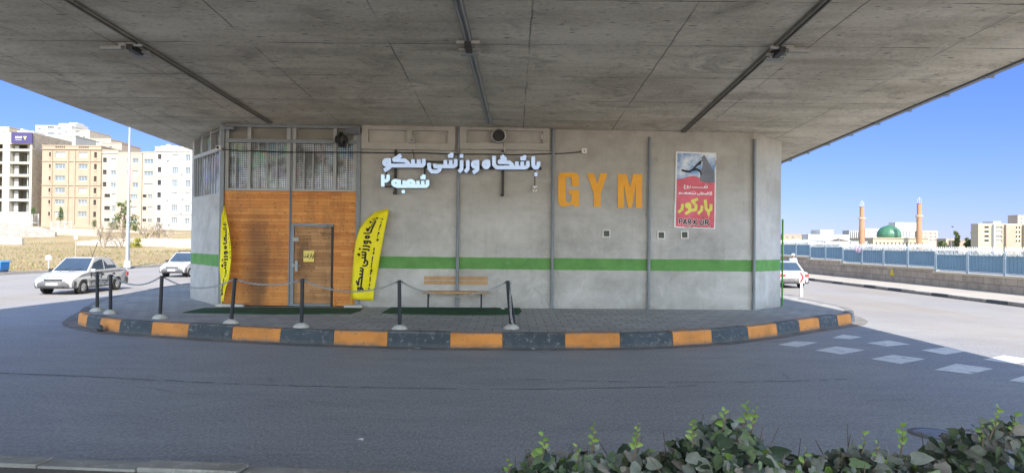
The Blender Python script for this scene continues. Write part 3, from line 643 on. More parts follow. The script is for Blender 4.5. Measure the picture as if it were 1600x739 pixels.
# ------------------------------------------------------------ things on the wall
o, f = W(720, 262, .22); sg = thing('shop_sign', 'lit pale blue Persian letters of the gym name on black brackets', 'sign', o, WANG)
SA = lambda x, y, t: f(590 + x / 11.37, 235 + y / 11.37, t)
word1 = [[(822, 157), (822, 245), (795, 278), (755, 278)], [(735, 168), (735, 278)], [(632, 168), (632, 278)], [(800, 275), (240, 275)], [(425, 90), (300, 165), (300, 180), (490, 185), (540, 225), (560, 275)], ('o', 165, 222, 43, 43), [(208, 145), (208, 310), (120, 365)]]
word2 = [[(918, 228), (918, 330), (965, 383), (1060, 383), (1102, 350), (1110, 300)], [(1020, 245), (1020, 290), (1200, 290)], [(1180, 290), (1370, 290)], [(1205, 180), (1205, 290)], [(1300, 180), (1300, 290)], [(1390, 160), (1390, 262), (1360, 290)], [(1252, 105), (1345, 105)], [(1318, 50), (1318, 105)],
         [(1493, 180), (1493, 340), (1445, 388)], [(1460, 105), (1524, 105)], [(1603, 180), (1603, 332), (1555, 390)], ('o', 1733, 255, 43, 43), [(1776, 178), (1776, 345), (1695, 405)]]
word3 = [('o', 1928, 255, 43, 47), [(1930, 205), (1970, 205), (1970, 270)], [(2068, 105), (2068, 260), (2118, 310), (2640, 310)], [(2285, 135), (2165, 205), (2165, 215), (2338, 218), (2385, 258), (2398, 310)], [(2472, 205), (2472, 310)], [(2568, 205), (2568, 310)], [(2668, 195), (2668, 280), (2635, 310)], [(2535, 150), (2634, 150)], [(2608, 92), (2608, 150)],
         [(2763, 115), (2763, 275), (2795, 312), (2835, 308), (2855, 265), (2858, 205)], [(2783, 430), (2838, 430)]]
slash = [[(2182, 130), (2245, 92)]]
line2 = [[(96, 435), (96, 648)], [(190, 435), (190, 520), (158, 547), (100, 547)], ('o', 325, 585, 46, 44), [(330, 640), (880, 640)], [(388, 525), (388, 640)], [(475, 540), (475, 640)], [(432, 735), (488, 735)], ('o', 590, 585, 50, 40), [(545, 560), (545, 625)], [(720, 545), (720, 640)], [(805, 545), (805, 640)], [(890, 530), (890, 610), (865, 640)], [(765, 490), (852, 490)], [(825, 435), (825, 490)]]
def sign_word(shapes, r, m_, extra=None):
    b = MB(); glyphs(shapes, r, SA, .0, -.07, cell=r / 3.2, mb=b)
    if extra: glyphs(extra, 19, SA, .0, -.07, cell=8, mb=b)
    n0 = len(b.f); glyphs(shapes, r, SA, .055, .002, cell=r / 2.6, mb=b, mi=1, grow=5)
    return b.build('word_lettering', [m_, M['letter_side']], sg)
sign_word(word1, 33, M['led']); sign_word(word2, 32, M['led']); sign_word(word3, 33, M['led'], slash); sign_word(line2, 29, M['led2'])
b = MB()
def sbar(u0, v0, u1, v1, t=.022, y0=.06, y1=.10):
    p, q = f(u0, v0), f(u1, v1); b.box(min(p[0], q[0]) - t, max(p[0], q[0]) + t, y0, y1, min(p[2], q[2]) - t, max(p[2], q[2]) + t)
sbar(600, 260, 845, 262.5, .03); sbar(665, 252, 716, 252.5, .018, .101, .12); sbar(598, 291, 625, 291.5, .02); sbar(663, 262, 663, 280, .02, .101, .13); sbar(603, 268, 603, 276, .02, .101, .13)
b.build('support_bar', M['dark'], sg)
for u, v0, v1 in ((617, 229, 302), (786, 226, 305)):
    b = MB(); sbar(u, v0, u, v1, .028, .131, .20); p = f(u, v1); b.box(p[0] - .07, p[0] + .03, .10, .13, p[2] - .03, p[2] + .05); b.build('mount_post', M['dark'], sg)
b = MB(); sbar(836, 266, 836, 292, .012, .07, .09); b.build('cable_drop', M['dark'], sg)
pp, qq = f(832.5, 299), f(839.5, 290.5); pl = MB().box(pp[0], qq[0], .03, .07, pp[2], qq[2]).build('maker_plate', M['white_pl'], sg)
glyphs([[(1297, 660), (1297, 685), (1312, 698), (1330, 698), (1340, 685), (1340, 660)]], 7, lambda x, y, t: f(720 + x / 11.37, 235 + y / 11.37, t), .03, .026).build('lettering', M['ink'], pl)

for ch, u0, u1, v0, v1, pol in (('G', 872, 904.5, 270, 323, None), ('Y', 917, 949, 271, 323, [(0, 0), (.33, 0), (.5, .32), (.67, 0), (1, 0), (.67, .6), (.67, 1), (.33, 1), (.33, .6)]), ('M', 965, 1003, 272, 325, [(0, 0), (.36, 0), (.5, .42), (.64, 0), (1, 0), (1, 1), (.74, 1), (.74, .3), (.58, 1), (.42, 1), (.26, .3), (.26, 1), (0, 1)])):
    o, f = W((u0 + u1) / 2, v1); b = MB(); g_ = lambda x, y, t: f(u0 + x * (u1 - u0), v0 + y * (v1 - v0), t)
    if pol: b.prism(pol, g_, 0, -.025)
    else:
        glyphs([[(.17, .82), (.17, .18)], [(.83, .36), (.83, .18)], [(.83, .55), (.83, .985)], [(.55, .62), (.98, .62)]], .17, lambda x, y, t: g_(x, y, t), 0, -.025, cell=.02, mb=b)
        b = MB(); out = []
        for k in range(9): a_ = math.pi * (1 + k / 8 * .5); out.append((.22 + .22 * math.cos(a_), .16 + .16 * math.sin(a_)))
        for k in range(9): a_ = math.pi * (1.5 + k / 8 * .5); out.append((.78 + .22 * math.cos(a_), .16 + .16 * math.sin(a_)))
        out += [(1, .40), (.64, .40)]
        for k in range(7): a_ = math.pi * (2 - k / 6); out.append((.5 + .14 * math.cos(a_), .19 + .07 * math.sin(a_)))
        for k in range(7): a_ = math.pi * (1 - k / 6); out.append((.5 + .14 * math.cos(a_), .81 + .07 * math.sin(a_)))
        out += [(.64, .64), (.52, .64), (.52, .5), (1, .5), (1, 1), (.78, 1), (.75, .93)]
        for k in range(9): a_ = math.pi * (.38 + k / 8 * .62); out.append((.28 + .28 * math.cos(a_), .82 + .18 * math.sin(a_)))
        b.prism(out, g_, 0, -.025)
    tag(b.build('wall_letter', M['gym_orange'], loc=o), f'orange capital letter {ch} mounted high on the grey gym wall', 'letter', 'orange letters on the wall').rotation_euler = (0, 0, WANG)

# poster
o, f = W(1086, 298, .012); po = thing('poster', 'red and pale blue parkour poster with yellow Persian title on the wall', 'poster', o, WANG)
PQ = [(1056, 237), (1119.5, 239), (1117.5, 358), (1053, 355.5)]
def pq(x, y, t):                                     # 0..1 across, 0..1 down on the sheet
    a = [PQ[0][k] + (PQ[1][k] - PQ[0][k]) * x for k in (0, 1)]; c = [PQ[3][k] + (PQ[2][k] - PQ[3][k]) * x for k in (0, 1)]
    s_ = f(a[0] + (c[0] - a[0]) * y, a[1] + (c[1] - a[1]) * y, t)
    return (s_[0], t - .01 * math.sin(x * 5 + y * 3) - .006 * math.sin(y * 14 + x * 9), s_[2])
def sheet(mb, x0, x1, fy0, fy1, t, nx=14, ny=16, mi=0):
    vs = [pq(x0 + (x1 - x0) * i / nx, fy0(i / nx) + (fy1(i / nx) - fy0(i / nx)) * j / ny, t) for i in range(nx + 1) for j in range(ny + 1)]
    mb.add(vs, [(i * (ny + 1) + j, (i + 1) * (ny + 1) + j, (i + 1) * (ny + 1) + j + 1, i * (ny + 1) + j + 1) for i in range(nx) for j in range(ny)], mi, True)
b = MB(); sheet(b, 0, 1, lambda x: 0, lambda x: 1, 0); b.build('vinyl_sheet', pm('white_vinyl', (.70, .70, .72), .5), po)
def m_cloud():
    m, t, bs = nodes('printed_clouds'); g = G(t); c = g.mix(g.ramp(g.noise(g.obj(), 2.4, 5), .4, .62), (.14, .28, .55), (.68, .74, .80)); g.l(c, bs.inputs['Base Color']); bs.inputs['Roughness'].default_value = .5; return m
hump = lambda x: .365 - .05 * math.sin(math.pi * min(1, x * 1.15)) ** 2 + .06 * max(0, x - .55)
b = MB(); sheet(b, .04, .97, lambda x: .02, hump, -.003); b.build('printed_sky', m_cloud(), po)
b = MB(); sheet(b, .04, .97, hump, lambda x: .985, -.003); b.build('printed_ground', pm('printed_red', (.62, .10, .14), .5, 0, .4, .22, 2.5, 30, .1, dirt=((.66, .22, .30), .5)), po)
b = MB(); b.prism([(.60, .37), (.64, .06), (.70, .03), (.95, .24), (.97, .39), (.80, .40)], pq, -.006, -.008); b.build('printed_cliff', pm('printed_grey', (.16, .17, .21), .5, var=.3), po)
glyphs([[(.16, .245), (.25, .255), (.34, .26), (.42, .235)], [(.42, .235), (.50, .18), (.58, .15)], [(.42, .235), (.52, .225), (.60, .245), (.64, .29)], [(.53, .165), (.62, .12)], [(.60, .15), (.615, .14)]], .014, pq, -.006, -.009, cell=.006, sq=False).build('printed_leaper', M['ink'], po)
PX = lambda x, y, t: pq((1050 + x / 9.24 - 1054.5) / 64.5, (280 + y / 9.24 - 238) / 118.5, t)
title = [[(570, 350), (570, 425), (535, 452), (503, 425), (485, 290)], [(518, 488), (552, 488)], [(535, 522), (545, 522)], [(440, 375), (436, 440), (385, 498)], [(380, 285), (300, 318), (355, 380), (350, 440), (280, 452)], ('o', 238, 382, 24, 24), [(264, 385), (260, 465), (198, 505)], [(158, 360), (152, 440), (98, 488)]]
glyphs(title, 21, PX, -.006, -.0085, cell=7).build('title_lettering', pm('printed_yellow', (.70, .66, .12), .5), po)
b = MB()
glyphs([[(512, 85), (512, 118), (285, 120)], [(492, 92), (492, 118)], [(472, 92), (472, 118)], [(488, 70), (500, 70)], [(268, 95), (262, 122), (240, 138)], ('o', 225, 108, 9, 9), [(234, 110), (228, 130), (208, 140)], [(188, 88), (175, 95), (188, 108), (172, 122), (182, 140), (200, 140)]], 6, PX, -.006, -.008, mb=b)
glyphs([[(575, 172), (555, 188), (580, 200), (575, 214), (540, 214)], [(540, 178), (528, 214)], [(515, 178), (520, 214)], [(505, 196), (505, 214), (470, 214)], [(490, 198), (490, 214)], [(475, 198), (475, 214)], ('o', 450, 204, 8, 8), [(460, 214), (425, 214)], [(425, 176), (425, 214)], [(410, 198), (405, 218), (375, 222), (370, 205)], [(345, 190), (345, 212), (95, 214)], [(318, 180), (328, 180)], [(300, 200), (310, 214)], [(290, 180), (298, 180)], ('o', 260, 205, 12, 7), [(240, 200), (240, 212)], ('o', 205, 205, 12, 7), [(185, 200), (185, 212)], [(125, 196), (130, 212)], [(105, 195), (100, 218), (120, 222)]], 6, PX, -.006, -.008, mb=b)
b.build('subtitle_lettering', pm('printed_white', (.75, .74, .74), .5), po)
lat = [[(118, 655), (118, 580), (150, 580), (158, 600), (148, 615), (118, 618)], [(175, 655), (200, 578), (225, 655)], [(183, 632), (218, 632)], [(245, 655), (245, 580), (275, 580), (285, 598), (275, 615), (248, 615)], [(265, 618), (290, 655)], [(330, 655), (330, 578)], [(375, 580), (333, 618), (385, 655)], [(415, 580), (415, 635), (430, 652), (450, 652), (462, 635), (462, 580)], [(490, 655), (490, 580), (525, 580), (535, 598), (525, 615), (493, 615)], [(512, 618), (555, 670)]]
glyphs(lat, 8, PX, -.005, -.007, grow=5, cell=4).build('latin_outline', MC['printed_white'], po)
glyphs(lat, 8, PX, -.0075, -.0095, cell=4).build('latin_lettering', M['ink'], po)
b = MB()
for k in range(7): b.add([], [])
glyphs([[(455, 545), (600, 690)]], 6, PX, -.005, -.0065, cell=4, mb=b); b.build('printed_streak', pm('printed_crimson', (.45, .02, .04), .5), po)

# wall vents
for k, (u, v, lab) in enumerate(((947.5, 365, 'small white framed wall vent under the orange letter M'), (1033, 367.5, 'small white framed vent left of the pair under the poster'), (1069.5, 367, 'small white framed vent straight below the poster'))):
    o, f = W(u, v); t = thing('wall_vent', lab, 'vent', o, WANG, 'small square vents in the wall'); hs = .115
    b = MB()
    for x0, x1, z0, z1 in ((-hs, hs, hs - .03, hs), (-hs, hs, -hs, -hs + .03), (-hs, -hs + .03, -hs + .03, hs - .03), (hs - .03, hs, -hs + .03, hs - .03)): b.box(x0, x1, -.03, .02, z0, z1)
    b.build('frame', M['white_pl'], t)
    b = MB(); b.box(-hs + .031, hs - .031, -.004, .01, -hs + .031, hs - .031)
    for j in range(5): b.obox((0, -.012, -.06 + j * .03), (hs - .032, 0, 0), (0, .008, .006), (0, -.001, .0015))
    b.build('louvre', pm('vent_grey', (.12, .13, .12), .6), t)
# round duct, boxes, cable, lamps
o, f = W(779, 214, .11); t = thing('exhaust_duct', 'round metal exhaust duct with black mouth sticking out of the top panel', 'duct', o, WANG)
b = MB(); pr_ = [(.205, 0), (.205, .30), (.185, .30), (.18, .04)]
b.lathe((0, 0, 0), pr_, 24); b.v = [(x, -z, y) for x, y, z in b.v]; b.build('sleeve', M['galv'], t)
b = MB(); b.lathe((0, 0, 0), [(.182, .05), (.0, .052)], 24); b.v = [(x, -z, y) for x, y, z in b.v]; b.build('mouth', M['dark'], t)
o, f = W(787, 232, .12); t = tag(MB().tube([(0, -.02, .18), (.03, -.03, .05), (.02, -.03, -.12), (-.06, -.02, -.16)], .018, 6).build('conduit', M['galv'], loc=o), 'short bent conduit beside the round exhaust duct', 'conduit'); t.rotation_euler = (0, 0, WANG)
def jbox(u, v, w_, h_, off, lab, name='junction_box', m_=None, d_=.08):
    o, f = W(u, v, off); t = thing(name, lab, 'junction box', o, WANG); MB().box(-w_, w_, -d_, 0, -h_, h_).build('housing', m_ or M['white_pl'], t, bevel=.006)
    b = MB(); b.lathe((0, 0, 0), [(.02, 0), (.018, .012), (.0, .013)], 12); b.v = [(x, -z - d_, y) for x, y, z in b.v]; b.build('gland', M['dark'], t); return t
jbox(643.5, 220, .085, .085, .11, 'small grey junction box on the concrete frame above the sign', m_=M['steel_lt']); jbox(849, 214.5, .07, .08, 0, 'white box with dark knob beside the round duct')
jbox(912.5, 236.5, .075, .075, 0, 'small white socket box where the black cable ends near the letter M')
o, f = W(345, 232, .06); t = thing('security_camera', 'small white security camera on the gate post at the left corner', 'camera', o, WANG)
MB().box(-.09, .07, -.16, -.02, -.06, .06).build('housing', M['white_pl'], t, bevel=.01)
b = MB(); b.lathe((0, 0, 0), [(.04, 0), (.038, .02), (0, .021)], 12); b.v = [(x - .03, -z - .16, y) for x, y, z in b.v]; b.build('lens', M['dark'], t)
cp = [on_wall(u, v, off) for u, v, off in ((346, 233, .17), (352, 234, .1), (420, 237, .07), (455, 238, .08), (520, 238, .07), (556, 238, .1), (600, 239, .1), (660, 239, .1), (716, 241, .13), (760, 241, .1), (800, 242, .1), (840, 241, .1), (880, 240, .05), (903, 238, .03), (910, 236.5, .03))]
tag(MB().tube(cp, .014, 6).build('wall_cable', M['dark']), 'long black cable strung across the gate and wall to a socket box', 'cable')
cp = [on_wall(u, v, .03) for u, v in ((643, 225), (644, 232), (646, 240), (647, 248))]; tag(MB().tube(cp, .01, 6).build('cable_drop', M['dark']), 'short thin cable from the grey junction box down to the sign', 'cable')
o, f = W(359, 201, .08); t = thing('floodlight', 'flat grey floodlight over the left corner of the gate', 'floodlight', o, WANG)
b = MB(); b.obox((0, -.12, 0), (.2, 0, 0), (0, .13, .03), (0, -.008, .035)); b.build('housing', M['steel'], t, bevel=.006); MB().tube([(-.1, 0, .06), (-.1, -.08, .03), (-.05, -.12, .01)], .015, 6).build('bracket', M['steel'], t)
o, f = W(553, 206, .08); t = thing('floodlight', 'finned grey floodlight over the right corner of the gate beside the cable coil', 'floodlight', o, WANG)
b = MB(); b.box(-.2, .2, -.16, -.02, -.09, .09)
for k in range(9): b.box(-.19 + k * .045, -.175 + k * .045, -.2, -.161, -.085, .085)
b.build('housing', M['steel'], t); MB().tube([(.1, 0, .12), (.1, -.08, .1), (.05, -.12, .05)], .015, 6).build('bracket', M['steel'], t)
o, f = W(534, 219, .06); b = MB(); rp = []
for k in range(150):
    a_ = k * .42; r_ = .15 + .055 * math.sin(k * 1.7) ; rp.append((r_ * math.cos(a_) * .9, -.06 - .05 * math.sin(k * .9), r_ * math.sin(a_) + .02 * math.sin(k * .31)))
b.tube(rp, .016, 5); t = tag(b.build('cable_coil', M['dark'], loc=o), 'tangled coil of black cable hanging on the gate top', 'cable coil'); t.rotation_euler = (0, 0, WANG)

# ------------------------------------------------------------ things on the pavement
# turf mats
def mat_(poly, lab):
    pts = [gp(u, v, KZ) for u, v in poly]; b = MB(); b.prism([(p.x, p.y) for p in pts], lambda x, y, t: (x, y, t), KZ + .004, KZ + .022); tag(b.build('turf_mat', M['turf']), lab, 'mat', 'green turf mats')
mat_([(286, 489), (318, 482), (345, 481.5), (402, 481), (470, 481.5), (566, 482.2), (563, 486), (548, 490.5), (430, 491.5)], 'long artificial turf mat laid before the wooden gate')
mat_([(596, 489.5), (612, 480.8), (700, 481.2), (812, 482), (815, 486.5), (810, 492), (720, 493), (640, 491.5)], 'ragged artificial turf mat under the wooden bench')
# bench
bc = gp(712, 479.5, KZ + .02); bn = thing('park_bench', 'plank bench with two back slats against the grey wall', 'bench', bc, WANG)
bw = .925; sc_ = 1067 / bc.y                         # half length
def bz(v): return (479.5 - v) / sc_
b = MB(); b.box(-bw, bw, -.02, .012, bz(437.6), bz(431.8)); b.build('back_slat', M['bench_wood'], bn, bevel=.004)
b = MB(); b.box(-bw, bw, -.02, .012, bz(444.5), bz(438.6)); b.build('back_slat', M['bench_wood'], bn, bevel=.004)
for k in range(4): MB().box(-bw - .02, bw + .01, -.44 + k * .105, -.345 + k * .105, bz(456) - .025, bz(456) + .035).build('seat_slat', M['bench_wood'], bn, bevel=.004)
for sx in (-.77, .75):
    b = MB(); b.box(sx - .02, sx + .02, .013, .05, 0, bz(433)); b.box(sx - .02, sx + .02, -.43, .0125, bz(456) - .045, bz(456) - .001); b.box(sx - .025, sx + .025, -.41, -.35, 0, bz(456) - .046); b.obox((sx, -.2, bz(456) - .14), (.012, 0, 0), (0, .2, .09), (0, -.006, .012)); b.build('leg', M['dark'], bn)
# feather flags
def flag(name, lab, outl, tip_bend, main, small, mapper, off, pole_pts):
    o, f = W(outl[0][0], outl[0][1], off); t = thing(name, lab, 'flag', o, WANG, 'yellow feather flags')
    n = 26; vs = []; L0, R0 = mapper; m = 12
    def pt(a, b_, y=0.0):                             # a 0..1 across, b_ 0..1 down
        l_, r_ = L0(b_), R0(b_); u = l_[0] + (r_[0] - l_[0]) * a; v = l_[1] + (r_[1] - l_[1]) * a
        wv = .045 * math.sin(a * 6 + b_ * 5 + 1.5 * math.sin(b_ * 9)) * (.4 + b_) + .025 * math.sin(b_ * 11 + a * 4) + tip_bend * a * (.3 + .7 * b_) + .09 * math.sin((a * 1.0 - b_ * 2.6) * 15) * max(0, .35 - b_)
        p = f(u, v, 0); return (p[0], y - wv, p[2])
    b = MB()
    for i in range(n + 1):
        for j in range(m + 1): b.v.append(pt(j / m, i / n))
    b.f = [[i * (m + 1) + j, i * (m + 1) + j + 1, (i + 1) * (m + 1) + j + 1, (i + 1) * (m + 1) + j] for i in range(n) for j in range(m)]; b.m = [0] * len(b.f); b.s = [True] * len(b.f)
    c = b.build('cloth', M['yellow'], t); sm_ = c.modifiers.new('solid', 'SOLIDIFY'); sm_.thickness = .003; sm_.offset = 0
    a0, a1, b0, b1 = main                             # the name runs down the flag, its tops to the left
    xs_ = lambda x: b0 + (2870 - x) / 2790 * (b1 - b0)
    k_ = lambda x, y, t_: pt(a0 + (y - 50) / 390 * (a1 - a0), xs_(x), t_)
    b = MB()
    for wd in (word1, word2, word3): glyphs(wd, 28, k_, -.004, -.008, cell=13, mb=b)
    b.build('name_lettering', M['ink'], t)
    b = MB(); rnd = random.Random(5)
    for (c0, c1, q0, q1) in small:
        yv = q0
        while yv < q1:
            st = rnd.uniform(.008, .02); aa = c0 + (c1 - c0) * (yv - q0) / (q1 - q0)
            glyphs([[(aa, yv), (aa + rnd.uniform(-.02, .02), yv + st)], [(aa - .03, yv + st * .5), (aa + rnd.uniform(.0, .05), yv + st * .5)]], .012, pt, -.004, -.007, cell=.006, mb=b); yv += st + rnd.uniform(.006, .03)
    b.build('small_lettering', M['ink'], t)
    b = MB(); b.tube([f(u, v, .03) for u, v in pole_pts], .014, 6); b.build('pole', pm('yellow_sleeve', (.62, .52, .02), .6), t); return t
def interp(tab):
    def g_(b_):
        x = b_ * (len(tab) - 1); i = min(int(x), len(tab) - 2); k = x - i; return (tab[i][0] + (tab[i + 1][0] - tab[i][0]) * k, tab[i][1] + (tab[i + 1][1] - tab[i][1]) * k)
    return g_
lft = interp([(604, 328), (586, 333), (573, 344), (562, 359), (556, 378), (553.5, 400), (552, 420), (550, 445), (548.5, 466.5)])
rgt = interp([(607.5, 328), (607, 333), (605, 345), (602, 360), (598, 380), (594, 402), (590, 424), (586, 447), (583, 469.5)])
flag('feather_flag', 'broad yellow feather flag with curved top right of the gate', [(548.5, 480)], .05, (.12, .62, .20, .93), [(.74, .78, .22, .48), (.72, .76, .55, .92)], (lft, rgt), .12, [(548.5, 480), (549, 450), (553, 400), (556, 376), (562, 357), (573, 342), (586, 331.5), (606, 326.5)])
lf2 = interp([(350.5, 322), (347, 338), (345.5, 360), (345, 385), (344.5, 410), (344.5, 435), (344, 455), (345, 471)])
rt2 = interp([(351.5, 322), (357, 345), (361.5, 362), (364.5, 385), (365, 405), (362, 430), (356, 450), (353, 470)])
flag('feather_flag', 'narrow yellow feather flag turned almost edge on at the left gate post', [(346, 480)], .22, (.14, .72, .19, .93), [(.85, .88, .3, .55)], (lf2, rt2), .16, [(346, 480), (345, 450), (344, 400), (345, 360), (347, 336), (351, 321)])
# bollards and chains
bp = [((152, 486), (152, 424.5), 'black steel bollard at the far left end of the chained row'), ((172.5, 489.5), (173, 429), 'black bollard standing close behind the leftmost one'), ((250, 497), (253, 431), 'slightly leaning bollard in front of the gym\'s left corner'), ((361, 505), (367, 434.5), 'leaning black bollard in front of the left boarded gate leaf'),
      ((471, 511), (472.5, 435.5), 'upright black bollard in front of the wicket door'), ((624.5, 514), (624, 438), 'black bollard between the broad yellow flag and the bench'), ((799, 513), (793, 439), 'black bollard draped with loose chain right of the bench')]
tops = []; first = None
for (bu, bv), (tu, tv), lab in bp:
    p = gp(bu, bv, KZ); q = dp(tu, tv, p.y)
    t = thing('bollard', lab, 'bollard', p, 0, 'black bollards on the kerb')
    d = q - p
    b = MB(); b.tube([(0, 0, 0), d], .042, 14); b.tube([d * .985, d * 1.004], [.05, .046], 14); b.build('post', M['black_paint'], t)
    b = MB(); b.tube([d * .96 + Vector((-.075, 0, 0)), d * .96 + Vector((.075, 0, 0))], .012, 6); b.build('chain_eye', M['dark'], t)
    b = MB(); pr_ = [(.18, 0), (.155, .04), (.11, .075), (.06, .10), (.0, .105)]; n_ = 18
    vs = [Vector((r_ * math.cos(2 * math.pi * k / n_) * (1 + .22 * mnoise.noise(Vector((k * .7, bu, r_ * 5)))), r_ * math.sin(2 * math.pi * k / n_) * (1 + .22 * mnoise.noise(Vector((k * .7, bu + 9, r_ * 5)))), z_)) for r_, z_ in pr_[:-1] for k in range(n_)] + [Vector((0, 0, .105))]
    b.add(vs, [(i * n_ + k, i * n_ + (k + 1) % n_, (i + 1) * n_ + (k + 1) % n_, (i + 1) * n_ + k) for i in range(3) for k in range(n_)] + [(3 * n_ + k, 3 * n_ + (k + 1) % n_, 4 * n_) for k in range(n_)], 0, True)
    b.build('concrete_foot', M['conc_lt'], t); tops.append(p + d * .96)
def chain(pts, lab):
    mb = MB(); L_ = 0; P = [Vector(p) for p in pts]; acc = 0; k = 0; step = .062
    for a, c in zip(P, P[1:]):
        seg = (c - a).length; d = (c - a).normalized()
        while acc <= seg:
            o = a + d * acc; up = d.orthogonal().normalized(); s2 = d.cross(up)
            if k % 2: up = s2
            ringp = [o + d * (.042 * math.cos(2 * math.pi * j / 8)) + up * (.021 * math.sin(2 * math.pi * j / 8)) for j in range(9)]
            mb.tube(ringp, .0085, 4, 0, True, False); acc += step; k += 1
        acc -= seg
    return tag(mb.build('chain', M['galv'], fix=False), lab, 'chain', 'galvanised chains between the bollards')
def sag(a, c, s_, n=24): return [a.lerp(c, k / n) + Vector((0, 0, -s_ * 4 * (k / n) * (1 - k / n))) for k in range(n + 1)]
cl = ['short sagging chain between the two leftmost bollards', 'slack chain from the second bollard to the one at the gym corner', 'slack chain passing in front of the chamfered corner wall', 'chain across the left boarded gate leaf', 'chain in front of the wicket door and broad flag', 'chain hanging in front of the bench']
sg_ = [.22, .20, .22, .10, .22, .30]
for k in range(6): chain(sag(tops[k] + Vector((.06, 0, 0)), tops[k + 1] - Vector((.06, 0, 0)), sg_[k]), cl[k])
e = tops[6]; chain([e + Vector((.07, -.05, 0)), e + Vector((.06, -.09, -.3)), e + Vector((.08, -.08, -.75)), e + Vector((.13, -.08, -.96)), e + Vector((.2, -.1, -1.0)), e + Vector((.12, -.16, -1.01))], 'loose chain hanging straight down the bollard right of the bench')
tag(MB().tube([e + Vector((.02, .08, .02)), e + Vector((.19, .06, -1.03))], .022, 8).build('leaning_rod', M['black_paint']), 'thin dark rod leaning on the bollard right of the bench', 'rod')
# kerb hole, litter
for k, (u, v, r_, lab) in enumerate(((563, 688, .05, 'scrap of white paper alone in the middle of the lane'), (640, 548, .05, 'white litter scrap in the gutter below the bench bollards'), (652, 545.5, .07, 'flattened white wrapper in the gutter left of the bench'), (833, 546, .05, 'pale scrap in the gutter right of the bench'), (773, 481, .07, 'red and white snack wrapper on the turf mat'), (786, 482.5, .06, 'crumpled white wrapper on the turf mat right end'))):
    z_ = KZ + .024 if v < 500 else .006; p = gp(u, v, z_); b = MB(); n_ = 7
    b.add([(r_ * random.uniform(.6, 1.2) * math.cos(k2 * 6.283 / n_), .6 * r_ * random.uniform(.6, 1.2) * math.sin(k2 * 6.283 / n_), random.uniform(0, .025)) for k2 in range(n_)] + [(0, 0, .03)], [(k2, (k2 + 1) % n_, n_) for k2 in range(n_)])
    tag(b.build('litter', M['sign_red'] if k == 4 else M['white_pl'], loc=p), lab, 'litter', 'scraps of litter')
p = gp(158.5, 513.5, .06); b = MB(); b.lathe((0, 0, 0), [(.14, 0), (.11, .05), (.0, .06)], 9); b.v = [(x * 1.0, -z * .8 - .02, y * .75) for x, y, z in b.v]
tag(b.build('kerb_drain_hole', M['dark'], loc=p), 'dark broken drain hole in the orange kerb at the left end', 'drain hole').rotation_euler = (0, 0, R(-32))

# ------------------------------------------------------------ the field, its kerb and the terraces on the left
K0, K1 = gp(0, 430, 0), gp(250, 417, 0)
def xk(y): return K0.x + (K1.x - K0.x) * (y - K0.y) / (K1.y - K0.y)
def th(x, y):
    d = xk(y) - x; n = mnoise.noise(Vector((x * .15, y * .15, 0))) * .25 + mnoise.noise(Vector((x * .6, y * .6, 3))) * .06
    h = float(np.interp(y, [20, 40, 70, 88, 96, 104, 110, 118, 126, 178, 215, 300, 420, 700], [.2, .4, .7, .95, 1.3, 1.9, 2.6, 3.0, 3.3, 4.0, 6, 44, 60, 75]))
    if y > 178: h = 4 + (h - 4) * (.74 + .26 * min(1, max(0, (-x * 300 / y - 172) / 12)))
    f_ = min(1, max(0, d / 9)); f_ = f_ * f_ * (3 - 2 * f_); return .14 + (h + n - .14 + max(0, d - 12) * .012 * min(1, y / 60)) * f_
tb = MB(); nx, ny = 60, 80
for i in range(nx + 1):
    for j in range(ny + 1):
        y = 12 + 690 * (j / ny) ** 2; x = xk(min(y, 140)) - .19 - 330 * (i / nx) ** 1.8; tb.v.append((x, y, th(x, y)))
tb.f = [[i * (ny + 1) + j, (i + 1) * (ny + 1) + j, (i + 1) * (ny + 1) + j + 1, i * (ny + 1) + j + 1] for i in range(nx) for j in range(ny)]; tb.m = [0] * len(tb.f); tb.s = [True] * len(tb.f)
tb.build('terrain', M['grass'], kind='structure')
fk = MB(); y = 12.0
while y < 130:
    y2 = y + 1.0; a, c = Vector((xk(y), y, 0)), Vector((xk(y2 - .02), y2 - .02, 0)); h = .17 + random.uniform(-.02, .02); n_ = Vector((-.2, 0, 0))
    fk.add([a, c, c + n_, a + n_] + [p + Vector((0, 0, h)) for p in (a, c, c + n_, a + n_)], [(0, 1, 5, 4), (4, 5, 6, 7), (2, 3, 7, 6), (0, 4, 7, 3), (1, 2, 6, 5)]); y = y2
fk.build('field_kerb', pm('weathered_kerb', (.27, .25, .23), .9, 0, .2, .3, 1.2, 20, .4, dirt=((.40, .38, .35), .5)), kind='structure')
# tufts of dry grass and weeds standing on the field
gt = MB(); rg = random.Random(3)
for k in range(3000):
    y = rg.uniform(30, 100); x = xk(y) - .5 - (y * .85 - 28) * max(0, rg.random()) * 1.1 if y > 40 else xk(y) - rg.uniform(.5, 12); z = th(x, y); hh = rg.uniform(.06, .26)
    for q in range(3):
        a_ = rg.uniform(0, 6.283); l_ = rg.uniform(.05, .16); p = Vector((x + rg.uniform(-.15, .15), y + rg.uniform(-.15, .15), z - .02)); e_ = Vector((math.cos(a_), math.sin(a_), 0))
        gt.add([p - e_ * l_ * .5, p + e_ * l_ * .5, p + e_ * rg.uniform(-.2, .2) + Vector((0, 0, hh))], [(0, 1, 2)], 0 if rg.random() < .7 else 1)
gt.build('field_grass', [pm('straw_tuft', (.29, .225, .13), .9, 0, .1, .3, .3), pm('green_tuft', (.13, .16, .05), .9, 0, .1, .3, .3)], kind='stuff', fix=False)
tag(bpy.data.objects['field_grass'], 'tufts of dry straw grass and weeds over the roadside field', 'grass')

